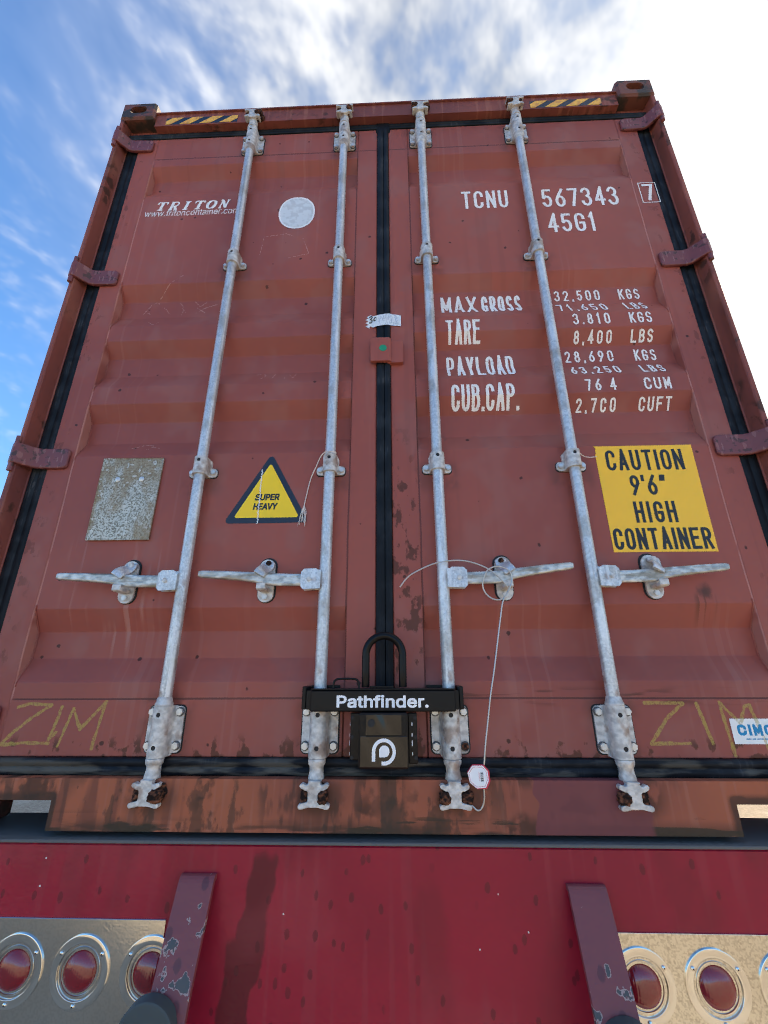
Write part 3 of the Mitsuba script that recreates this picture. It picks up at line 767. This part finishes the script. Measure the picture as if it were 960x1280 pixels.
def words(text, x0, x1, z0, z1, t, gap=.30, shear=0.0):
    """Stencil lettering filling the box x0..x1, z0..z1, stroke width t."""
    ws = [NARROW.get(c, 1.0) for c in text]; tot = sum(ws) + gap * (len(text) - 1); u = (x1 - x0) / tot; x = x0; out = []
    for c, w in zip(text, ws):
        for pl in GLY.get(c, []):
            q = [(x + t / 2 + a * (w * u - t) if w * u > t else x + w * u / 2, z0 + t / 2 + b * (z1 - z0 - t)) for a, b in pl]
            out.append(sg.LineString(q).buffer(t / 2, cap_style=3, join_style=2 if len(pl) < 8 else 1, mitre_limit=2.0, quad_segs=4))
        x += (w + gap) * u
    return unary_union(out).simplify(t * .03)


def drape(g, off=.0011, cell=.05):
    """A thin film cut finely enough to follow the doors' relief."""
    x0, z0, x1, z1 = g.bounds
    cuts = [z0 - 1e-6] + [q for q in ZS if z0 < q < z1 and any(gr[3] - .01 < q < gr[0] + .01 for gr in GROOVES)]
    cuts += list(np.arange(z0 + cell, z1, cell)) + [z1 + 1e-6]; cuts = sorted(cuts); cuts = [c for i, c in enumerate(cuts) if i == 0 or c - cuts[i - 1] > 1e-4]
    xc = list(np.arange(x0 - 1e-6, x1, cell)) + [x1 + 1e-6]; V, Fc, n = [], [], 0
    for a, b in zip(cuts[:-1], cuts[1:]):
        for c, d in zip(xc[:-1], xc[1:]):
            for p in polys(shapely.intersection(g, sg.box(c, a, d, b))):
                try: v, f = trimesh.creation.triangulate_polygon(p, engine='earcut')
                except Exception: continue
                V.append(v); Fc.append(np.asarray(f) + n); n += len(v)
    V = np.vstack(V); Fc = np.vstack(Fc)
    y = ysurf(V[:, 0], V[:, 1]) - off
    m = trimesh.Trimesh(np.stack([V[:, 0], y, V[:, 1]], -1), Fc, process=False)
    nrm = m.face_normals[:, 1].sum()
    if nrm > 0: m.invert()
    return m


def letter(g, parent, mat='white_paint', label=None, name='lettering', off=.0011):
    return part(parent, name, drape(g, off), mat, smooth=False, label=label)


wt = .0118
letter(words('TCNU', .330, .522, 2.179, 2.281, wt), DOOR_R, label='white letters TCNU')
letter(words('567343', .661, .972, 2.169, 2.276, wt), DOOR_R, label='white digits 567343')
letter(words('45G1', .667, .860, 2.026, 2.129, wt), DOOR_R, label='white code 45G1')
letter(words('7', 1.078, 1.122, 2.186, 2.283, .012), DOOR_R, label='white check digit 7 in a thin white box')
letter(sg.box(1.066, 2.175, 1.135, 2.291).exterior.buffer(.0016, join_style=2), DOOR_R, name='digit_frame')
tt = .0106
letter(words('MAX', .221, .358, 1.650, 1.743, tt, .22), DOOR_R); letter(words('GROSS', .376, .527, 1.650, 1.743, tt, .28), DOOR_R)
letter(words('TARE', .230, .355, 1.507, 1.598, tt, .22), DOOR_R)
letter(words('PAYLOAD', .228, .470, 1.359, 1.459, tt, .24), DOOR_R)
letter(words('CUB.CAP.', .234, .466, 1.222, 1.314, tt, .2), DOOR_R)
ROWS = [('32,500', 'KGS', .658, .830, .901, .979, 1.7075, 1.758), ('71,650', 'LBS', .656, .838, .906, .982, 1.633, 1.690), ('3.810', 'KGS', .694, .827, .897, .976, 1.5605, 1.610),
        ('8,40c', 'LBS', .693, .830, .898, .977, 1.497, 1.537), ('28,69q', 'KGS', .657, .829, .904, .980, 1.421, 1.470), ('63,250', 'LBS', .660, .830, .902, .982, 1.348, 1.3955),
        ('76 4', 'CUM', .694, .797, .891, .980, 1.275, 1.322), ('2,7C0', 'CUFT', .659, .794, .871, .981, 1.210, 1.252)]
for a, b, x0, x1, x2, x3, z0, z1 in ROWS:
    if ' ' in a:
        letter(words('76', x0, x0 + .052, z0, z1, .0064, .62), DOOR_R); a, x0 = '4', x1 - .021
    letter(words(a, x0, x1, z0, z1, .0064, .62), DOOR_R); letter(words(b, x2, x3, z0, z1, .0064, .42), DOOR_R)


def inter(text, x0, x1, z0, z1, bold=False, shear=0.0):
    m = meshkit.text_mesh(text, .05, .002, bold)
    top = m.submesh([np.nonzero(m.face_normals[:, 2] > .9)[0]], append=True)
    g = unary_union([sg.Polygon(t[:, :2]) for t in top.triangles if sg.Polygon(t[:, :2]).area > 1e-10]).buffer(1e-5)
    if shear: g = affinity.affine_transform(g, [1, shear, 0, 1, 0, 0])
    a, b, c, d = g.bounds
    return affinity.affine_transform(g, [(x1 - x0) / (c - a), 0, 0, (z1 - z0) / (d - b), x0 - a * (x1 - x0) / (c - a), z0 - b * (z1 - z0) / (d - b)])


# slab-serif italic name with the web address under it
SER = {'T': ([[(.5, 0), (.5, 1)]], [[(0, 1), (1, 1)], [(0, 1), (0, .72)], [(1, 1), (1, .72)], [(.2, 0), (.8, 0)]]),
       'R': ([[(.25, 0), (.25, 1)], [(.55, .5), (.85, 0)]], [[(.05, 1), (.6, 1)] + arc(.6, .75, .3, .25, 90, -90) + [(.25, .5)], [(.05, 0), (.45, 0)], [(.75, 0), (1.02, 0)]]),
       'I': ([[(.5, 0), (.5, 1)]], [[(.2, 1), (.8, 1)], [(.2, 0), (.8, 0)]]),
       'O': ([arc(.5, .5, .42, .5, 120, 240), arc(.5, .5, .42, .5, -60, 60)], [arc(.5, .5, .42, .5, 0, 360, 30)]),
       'N': ([[(.2, 1), (.82, 0)]], [[(.2, 0), (.2, 1)], [(.82, 0), (.82, 1)], [(.0, 1), (.3, 1)], [(.05, 0), (.35, 0)], [(.67, 1), (.97, 1)]])}
sh, out = .02, []
for i, ch in enumerate('TRITON'):
    x = -.975 + i * .0545; thick, thin = SER[ch]
    for pls, w in ((thick, .0125), (thin, .0062)):
        for pl in pls:
            q = [(x + a * .040 + (b - .5) * .012, 2.243 + b * .046) for a, b in pl]
            out.append(sg.LineString(q).buffer(w / 2, cap_style=2, join_style=1))
letter(unary_union(out), DOOR_L, label='white slab serif word TRITON')
letter(inter('www.tritoncontainer.com', -1.022, -.612, 2.206, 2.243, shear=.12), DOOR_L, label='thin white web address on the left door')

# stickers
def film(name, g, mat, label, parent=C):
    return letter(g, parent, mat, label, name)


cl = film('caution_label', sg.Polygon([(.6795, 1.0605), (.6865, 1.052), (.6835, 1.046), (.6845, 1.034), (.6815, 1.03), (.6835, .707), (.987, .706), (.990, 1.060)]), 'label_orange', 'orange yellow CAUTION label about a nine foot six high container')
lt = .0150
for txt, x0, x1, z0, z1, gp in (('CAUTION', .712, .953, .973, 1.045, .30), ('9\'6"', .772, .885, .888, .956, .25), ('HIGH', .768, .893, .798, .867, .36), ('CONTAINER', .690, .978, .714, .781, .26)):
    letter(words(txt, x0, x1, z0, z1, lt * .62, gp), cl, 'black_ink', name='lettering', off=.0019)
tr = sg.Polygon([(-.372, 1.036), (-.489, .826), (-.255, .826)])
hv_ = film('super_heavy_label', tr.buffer(.011, quad_segs=8), 'navy_ink', 'navy bordered yellow warning triangle reading SUPER HEAVY')
letter(sg.Polygon([(-.372, 1.011), (-.4665, .839), (-.2775, .839)]).buffer(.006), hv_, 'label_yellow', name='yellow_triangle', off=.0017)
letter(inter('SUPER', -.413, -.335, .892, .913, True, .15).buffer(.0008), hv_, 'black_ink', off=.0023); letter(inter('HEAVY', -.416, -.339, .860, .881, True, .15).buffer(.0008), hv_, 'black_ink', off=.0023)
crk = [(-.398 + .0012 * random.uniform(-1, 1) + (.0022 if k % 3 else -.0005), z) for k, z in enumerate(np.linspace(.812, 1.0, 60))]
crk2 = [(x - .0025 - .0016 * random.random(), z) for x, z in crk]
letter(sg.Polygon(crk + crk2[::-1]).buffer(0), hv_, 'white_paint', name='crack', off=.0028)
pl = part(C, 'data_plate', ext_xz(sg.Polygon([(-.937, 1.049), (-.734, 1.047), (-.735, .765), (-.935, .766)]), .0485, .0535), 'data_plate', smooth=False, label='speckled weathered metal data plate on the left door')
for bx in (-.875, -.795): part(pl, 'rivet', lathe([(0, .004), (.004, .0035), (.0085, .002), (.0085, 0)], 16, 'y', (bx, .0485, .972)), 'bolt_steel', smooth=40)
part(pl, 'rim', join(*[tube(np.array([[a[0], .0480, a[1]], [b[0], .0480, b[1]]]), .0014, 6) for a, b in (((-.937, 1.049), (-.734, 1.047)), ((-.734, 1.047), (-.735, .765)), ((-.735, .765), (-.935, .766)), ((-.935, .766), (-.937, 1.049)))]), 'data_plate', smooth=True)
th = np.linspace(0, 2 * math.pi, 72, endpoint=False)
se = lambda a, b: sg.Polygon([(-.3635 + a * np.sign(math.cos(t)) * abs(math.cos(t)) ** .92, 2.195 + b * np.sign(math.sin(t)) * abs(math.sin(t)) ** .92) for t in th])
cs = film('inspection_label', se(.0765, .093), 'white_print', 'white rounded inspection sticker on the left door')
letter(se(.070, .086), cs, 'csc_film', name='printed_face', off=.0017)
mk = film('makers_label', sg.box(.896, .199, 1.045, .258), 'makers_film', 'white label with blue letters at the foot of the right door')
letter(words('CIMC', .910, 1.0, .2185, .2445, .0068, .22), mk, 'blue_ink', off=.0017)
letter(unary_union([sg.box(x, .2095, x + w, .2120) for x, w in ((.927, .012), (.942, .009), (.954, .016), (.973, .010), (.986, .02))]), mk, 'blue_ink', name='fine_print', off=.0017)
# seal label wrapped over the gasket
xs = np.linspace(-.061, .0655, 30); zs = np.linspace(1.5745, 1.6265, 8); X, Z = np.meshgrid(xs, zs)
Zt = Z + np.where(X < -.03, (X + .03) * .25 * np.sin(X * 300), 0) + .003 * np.sin(X * 55)
X2 = X + np.where(X < -.055, .006 * np.sin(Z * 420), 0)
Y = .0515 - .0080 * np.exp(-((X) / .030) ** 4) - .0015 * np.sin(X * 70 + Z * 30) * (np.abs(X) > .02)
q = np.arange(30 * 8).reshape(8, 30); q = np.stack([q[:-1, :-1], q[:-1, 1:], q[1:, 1:], q[1:, :-1]], -1).reshape(-1, 4)
skl = part(C, 'seal_label', trimesh.Trimesh(np.stack([X2, Y, Zt], -1).reshape(-1, 3), np.vstack([q[:, [0, 1, 2]], q[:, [0, 2, 3]]]), process=False), 'seal_film', smooth=True, label='small crumpled white label wrapped over the centre gasket, marked 30 by hand')
for st in ([(-.052, .040), (-.045, .046), (-.041, .040), (-.048, .032), (-.041, .027), (-.045, .018), (-.053, .016)], [(-.035, .032), (-.030, .038), (-.025, .033), (-.028, .024), (-.034, .025), (-.035, .032)]):
    part(skl, 'handwriting', tube(np.array([(a, .0500 if a < -.035 else .0478, 1.576 + b) for a, b in smooth_path(st, 4)]), .0022, 6), 'black_ink', smooth=True)
# anti-theft plate across the door joint
lp = part(C, 'joint_plate', join(cast(ext_xz(rrect(-.046, .024, 1.405, 1.507, .006), .030, .042), .006, 2), cast(ext_xz(rrect(.012, .071, 1.402, 1.498, .007), .038, .0535), .006, 2), cyl([.022, .036, 1.404], [.022, .036, 1.503], .006, 16)), 'door_paint', smooth=40, label='red steel plate bridging the two doors with a green dot')
part(lp, 'green_dot', ext_xz(sg.Point(-.001, 1.459).buffer(.0135), .0288, .0298), 'green_dot', smooth=False)
# yellow and black height stripes on the header
for x0, x1, z0, z1, t, side in ((-1.006, -.67, 2.7605, 2.8065, 1, 'left'), (.668, .985, 2.7605, 2.8065, 1, 'right')):
    g0 = sg.box(x0, z0, x1, z1); sk = part(C, 'height_stripe', ext_xz(g0, .0192, .0199), 'navy_ink', smooth=False, label=f'orange and black diagonal stripe tape at the {side} end of the header')
    for i in range(-1, 6):
        a = x0 - .03 + i * .094
        band = sg.Polygon([(a, z0), (a + .052, z0), (a + .052 + .058, z1), (a + .058, z1)]).intersection(g0)
        for p_ in polys(band): part(sk, 'orange_band', ext_xz(p_, .0184, .0190), 'tape_orange', smooth=False)

# ------------------------------------------------------------------ the bar lock across the two inner rods
K = thing('door_lock', 'black steel bar lock reading Pathfinder clamped across the two inner lock rods', 'lock')
part(K, 'crossbar', join(box(-.186, .181, -.037, -.006, .282, .332, .003), box(-.186, .181, -.0365, .006, .3325, .336, .001)), 'black_powder', smooth=False)
for s in (-1, 1):
    xo = -.211 if s < 0 else .203
    part(K, 'rod_clamp', join(box(xo, xo - s * .011, -.020, .046, .286, .341, .002), box(xo - s * .0115, xo - s * .090, .0425, .047, .286, .342, .001), box(xo - s * .0112, xo - s * .026, -.020, -.006, .286, .331, .001)), 'black_powder', smooth=False)
P0 = inter('Pathfinder.', -.118, .1125, .2915, .3205, True).buffer(.0005)
m = ext_xz(P0, -.0378, -.0369); part(K, 'lettering', m, 'white_print', smooth=False, label='white word Pathfinder on the crossbar')
bd = part(K, 'lock_body', join(box(-.060, .060, -.060, .030, .160, .281, .004)), 'black_powder', smooth=False, label='square black lock body with round white emblem')
part(bd, 'key_cover', box(-.042, .044, -.0635, -.0598, .232, .278, .001), 'black_gloss', smooth=False)
part(bd, 'keyhole', cyl([-.029, -.066, .259], [-.029, -.0632, .259], .009, 24), 'black_matt', smooth=False)
part(bd, 'front_panel', box(-.056, .058, -.0632, -.0598, .1645, .2305, .001), 'black_gloss', smooth=False)
ec = (.0015, .1975)
ring = sg.Point(*ec).buffer(.0285, quad_segs=24).difference(sg.Point(*ec).buffer(.0205, quad_segs=24))
ring = ring.difference(sg.box(ec[0] - .04, ec[1] - .04, ec[0] - .0055, ec[1] - .0)).union(sg.box(ec[0] - .0285, ec[1] - .0205, ec[0] - .0205, ec[1]))
dot = sg.Point(ec[0] + .001, ec[1] + .001).buffer(.0125, quad_segs=16).union(sg.box(ec[0] - .0115, ec[1] - .0115, ec[0] + .001, ec[1] + .001))
part(bd, 'emblem', ext_xz(unary_union([ring, dot]), -.0641, -.0633), 'white_print', smooth=False, label='white round P shaped emblem')
for s in (-1, 1):
    fl = part(K, 'hinge_strip', box(s * .0605, s * .083, -.030, .012, .174 if s < 0 else .166, .279, .002), 'black_powder', smooth=False)
    for z in (.185, .205, .226, .250): part(fl, 'chip', box(s * .0835, s * .0842, -.0305, -.0275, z, z + .008 + .004 * math.sin(z * 99)) if s < 0 else box(s * .069, s * .0712, -.0306, -.0302, z, z + .009 + .004 * math.sin(z * 99)), 'white_print', smooth=False)
    for z in (.268, .225, .18): part(fl, 'screw', cyl([s * .078, -.0325, z], [s * .078, -.029, z], .0045, 14), 'black_matt', smooth=False)
a = np.linspace(0, math.pi, 24); r = .0485
sp = np.vstack([[[r, .0, .338]], [[r, .0, .38]], np.stack([r * np.cos(a), 0 * a, .4185 + r * np.sin(a)], -1), [[-r, .0, .38]], [[-r, .0, .338]]]); sp[:, 0] += .001; sp[:, 1] = -.012
part(K, 'shackle', tube(sp, .0102, 18), 'black_powder', smooth=True)
part(K, 'pull_loop', tube(smooth_path([(-.130, -.022, .333), (-.129, -.022, .350), (-.121, -.022, .358), (-.098, -.022, .359), (-.073, -.022, .358), (-.065, -.022, .350), (-.063, -.022, .333)], 4), .0028, 8), 'black_powder', smooth=True)
part(K, 'sliding_latch', box(-.036, .026, -.026, -.010, .3365, .3415, .0015), 'black_powder', smooth=False)

# ------------------------------------------------------------------ cable seal
S = thing('cable_seal', 'thin steel cable looped over the handle catch with a white and red tag below', 'cable seal')
cab = smooth_path([(.046, .012, .602), (.066, .004, .626), (.092, -.002, .643), (.15, -.004, .667), (.219, -.012, .672), (.275, -.018, .655), (.312, -.02, .630), (.338, -.016, .602), (.345, -.012, .588), (.335, -.01, .570),
                   (.318, -.014, .560), (.298, -.012, .564), (.282, -.010, .580), (.276, -.012, .604), (.290, -.02, .640), (.320, -.02, .652), (.350, -.018, .640), (.357, -.016, .615), (.345, -.016, .585), (.327, -.014, .556), (.316, -.012, .510), (.300, -.010, .434), (.286, -.010, .37), (.273, -.010, .316), (.262, -.010, .26), (.251, -.012, .206), (.244, -.012, .162)], 6)
part(S, 'cable', tube(cab, .0021, 8), 'wire', smooth=True)
part(S, 'cable', tube(smooth_path([(.240, -.008, .118), (.2405, -.004, .095), (.238, .0, .078), (.231, .002, .066), (.222, .002, .064), (.214, .004, .070), (.206, .006, .076)], 6), .0021, 8), 'wire', smooth=True)
tg = sg.Polygon([(.2145, .1625), (.2415, .1625), (.2535, .150), (.2545, .128), (.246, .1125), (.222, .1115), (.206, .124), (.2015, .146)]).buffer(-.003).buffer(.003, quad_segs=5)
part(S, 'tag', ext_xz(affinity.translate(tg, .001, 0), -.016, -.006), 'seal_red', smooth=False, label='white tag with red rim and barcode')
face = affinity.scale(affinity.translate(tg, -.0014, .0004), .93, .93)
part(S, 'tag_face', ext_xz(face, -.0180, -.0162), 'white_print', smooth=False)
part(S, 'tag_outline', ext_xz(affinity.scale(face, .88, .88).exterior.buffer(.0004), -.0184, -.0181), 'seal_red', smooth=False)
bars = [sg.box(.2325, z, .2395, z + w) for z, w in ((.127, .001), (.1290, .0018), (.1318, .0008), (.1335, .002), (.1368, .001), (.1388, .0016), (.1415, .0008), (.1434, .002), (.1466, .001))]
part(S, 'barcode', ext_xz(unary_union(bars), -.0184, -.0181), 'black_ink', smooth=False)
part(S, 'print', ext_xz(unary_union([sg.box(.2285, z, .2298, z + .0016) for z in np.arange(.130, .146, .0026)]), -.0184, -.0181), 'seal_red', smooth=False)

# ------------------------------------------------------------------ cords
Q = thing('string', 'frayed pale cord tied round the second lock rod and hanging over the warning triangle', 'string')
cp = smooth_path([(-.150, .000, 1.028), (-.172, -.003, 1.034), (-.190, .006, 1.032), (-.205, .022, 1.022), (-.218, .036, 1.000), (-.236, .046, .96), (-.248, .050, .90), (-.257, .051, .845)], 6)
part(Q, 'cord', tube(cp, .0016, 7), 'cord', smooth=True)
lo = np.stack([-.172 + .0185 * np.cos(np.linspace(0, 6.3, 30)), RY + .0185 * np.sin(np.linspace(0, 6.3, 30)), 1.036 + .006 * np.cos(np.linspace(0, 6.3, 30))], -1)
part(Q, 'knot', tube(lo, .0012, 6), 'cord', smooth=True)
fr = []
for k in range(16):
    e = np.array([-.258 + random.uniform(-.012, .014), .050 - random.uniform(0, .004), .806 + random.uniform(-.012, .03)])
    fr.append(tube(smooth_path([(-.251, .0505, .885 - .03 * random.random()), ((-.251 + e[0]) / 2 + random.uniform(-.004, .004), .049, .850), tuple(e)], 4), .0006, 5))
part(Q, 'frayed_end', join(*fr), 'cord', smooth=True); labels[Q + '__frayed_end'] = {'kind': 'stuff'}
Q2 = thing('string', 'short pale thread between the outermost right rod and the caution label', 'string')
part(Q2, 'cord', tube(smooth_path([(.612, .010, 1.018), (.635, .03, 1.014), (.66, .046, 1.018), (.684, .050, 1.022)], 5), .0012, 6), 'cord', smooth=True)

# ------------------------------------------------------------------ the trailer
R = thing('trailer_chassis', 'dark red container trailer with oil stained rear crossbeam and round tail lamps', 'trailer')
part(R, 'rear_crossbeam', box(-1.23, 1.23, 0.0, .17, -.47, -.0085, .004), 'chassis_paint', smooth=False, label='dark red rear crossbeam with oil stains')
lipz = [(x, -.0025 + .0022 * random.random()) for x in np.linspace(-1.24, 1.24, 160)]
part(R, 'deck_plate', join(box(-1.24, 1.24, -.004, .205, -.008, -.001, .0015)), 'deck_grey', smooth=False, label='grey top plate of the rear crossbeam')
for s in (-1, 1):
    zt = -.151 if s < 0 else -.161
    pn = part(R, 'light_panel', box(s * .497, s * 1.215, -.0035, .002, zt - .22, zt, .0008), 'steel_panel', smooth=False, label=('left' if s < 0 else 'right') + ' brushed steel panel holding round lamps')
    zc = -.243 if s < 0 else -.249
    for xc in ((-.517, -.674, -.825, -.98) if s < 0 else (.546, .699, .852, 1.005)):
        lm = part(R, 'tail_lamp', lathe([(.0655, 0), (.0655, .003), (.0640, .0038), (.0505, .0038), (.0492, .003), (.0475, -.008), (.0455, -.018), (.036, -.024), (.0, -.024)], 56, 'y', (xc, -.0035, zc)), 'chrome', smooth=50)
        part(lm, 'inner_ring', lathe([(.0440, -.016), (.0440, .0005), (.0430, .0022), (.0415, .0022), (.0402, .0), (.0400, -.018)], 56, 'y', (xc, -.0035, zc)), 'chrome', smooth=50)
        part(lm, 'lens', lathe([(.0402, -.018), (.0392, -.006), (.0355, .003), (.028, .010), (.0170, .0140), (.0, .0155)], 48, 'y', (xc, -.0035, zc)), 'red_lens', smooth=60)
        for an in (35, 145, 270):
            sx, sz = xc + .0565 * math.cos(math.radians(an)), zc + .0565 * math.sin(math.radians(an))
            part(lm, 'screw', lathe([(0, .0026), (.0022, .0026), (.0040, .0014), (.0042, 0)], 14, 'y', (sx, -.0081, sz)), 'chrome', smooth=40)
            part(lm, 'screw_socket', cyl([sx, -.0110, sz], [sx, -.0106, sz], .0015, 6), 'black_matt', smooth=False)
for s in (-1, 1):
    x0, x1 = (-.472, -.391) if s < 0 else (.410, .494)
    zt = -.070 if s < 0 else -.081
    pth = smooth_path([(.0, zt), (-.012, zt - .003), (-.030, zt - .045), (-.055, zt - .105), (-.083, zt - .175), (-.103, zt - .25), (-.110, zt - .32), (-.098, zt - .40), (-.002, zt - .46)], 5)
    gd = part(R, 'dock_guard', ext_yz(sg.LineString(pth).buffer(.0055, cap_style=2, join_style=1), x0, x1), 'guard_paint', smooth=35, label=('left' if s < 0 else 'right') + ' purplish red curved dock guard with chipped paint')
    xc, zc = (-.461, -.287) if s < 0 else (.463, -.306)
    part(gd, 'rubber_buffer', lathe([(0, .019), (.052, .019), (.0565, .016), (.0575, .011), (.0575, -.01), (0, -.01)], 48, 'y', (xc, -.100, zc)), 'black_rubber', smooth=40)
# rails, axles and wheels under the container
for s in (-1, 1):
    xc = s * .46
    part(R, 'main_rail', join(box(xc - .06, xc + .06, .171, 12.0, -.022, -.004), box(xc - .006, xc + .006, .171, 12.0, -.36, -.0225), box(xc - .06, xc + .06, .171, 12.0, -.38, -.3605)), 'chassis_paint', smooth=False)
    part(R, 'landing_leg', join(box(s * .62, s * .74, 9.0, 9.12, -1.16, -.05, .01), box(s * .57, s * .79, 8.95, 9.17, -1.218, -1.161, .01)), 'chassis_paint', smooth=False)
    part(R, 'bumper_leg', box(s * .55, s * .63, .05, .11, -.78, -.471, .004), 'chassis_paint', smooth=False)
part(R, 'bumper_bar', box(-1.1, 1.1, .03, .13, -.88, -.781, .01), 'chassis_paint', smooth=False)
part(R, 'front_crossbeam', box(-1.2, 1.2, 12.001, 12.2, -.20, -.0045, .004), 'chassis_paint', smooth=False)
for y in (1.7, 3.0, 5.5, 8.0, 10.3): part(R, 'crossmember', box(-.519, .519, y, y + .1, -.30, -.05) if False else box(-.452, .452, y, y + .1, -.30, -.05), 'chassis_paint', smooth=False)
tp = [(.28, -.12), (.30, -.135), (.47, -.125), (.495, -.10), (.50, -.06), (.488, -.055), (.488, -.045), (.50, -.04), (.50, .04), (.488, .045), (.488, .055), (.50, .06), (.495, .10), (.47, .125), (.30, .135), (.28, .12)]
for y in (1.35, 2.65):
    ax = part(R, 'axle', cyl([-1.08, y, -Z0 + .5], [1.08, y, -Z0 + .5], .065, 20), 'black_matt', smooth=40)
    for s in (-1, 1):
        for xw in (.72, 1.05):
            M = trimesh.transformations.rotation_matrix(math.pi / 2, [0, 1, 0])
            t = trimesh.creation.revolve(np.array(tp), sections=48); t.apply_transform(M); t.apply_translation([s * xw, y, -Z0 + .5])
            w = part(R, 'wheel', t, 'tyre_rubber', smooth=30)
            rm = trimesh.creation.revolve(np.array([(0, -.03), (.12, -.03), (.13, .02), (.24, .03), (.285, .12), (.285, -.12), (.24, -.05)]), sections=40); rm.apply_transform(M); rm.apply_translation([s * xw, y, -Z0 + .5])
            part(w, 'rim', rm, 'white_paint', smooth=30)
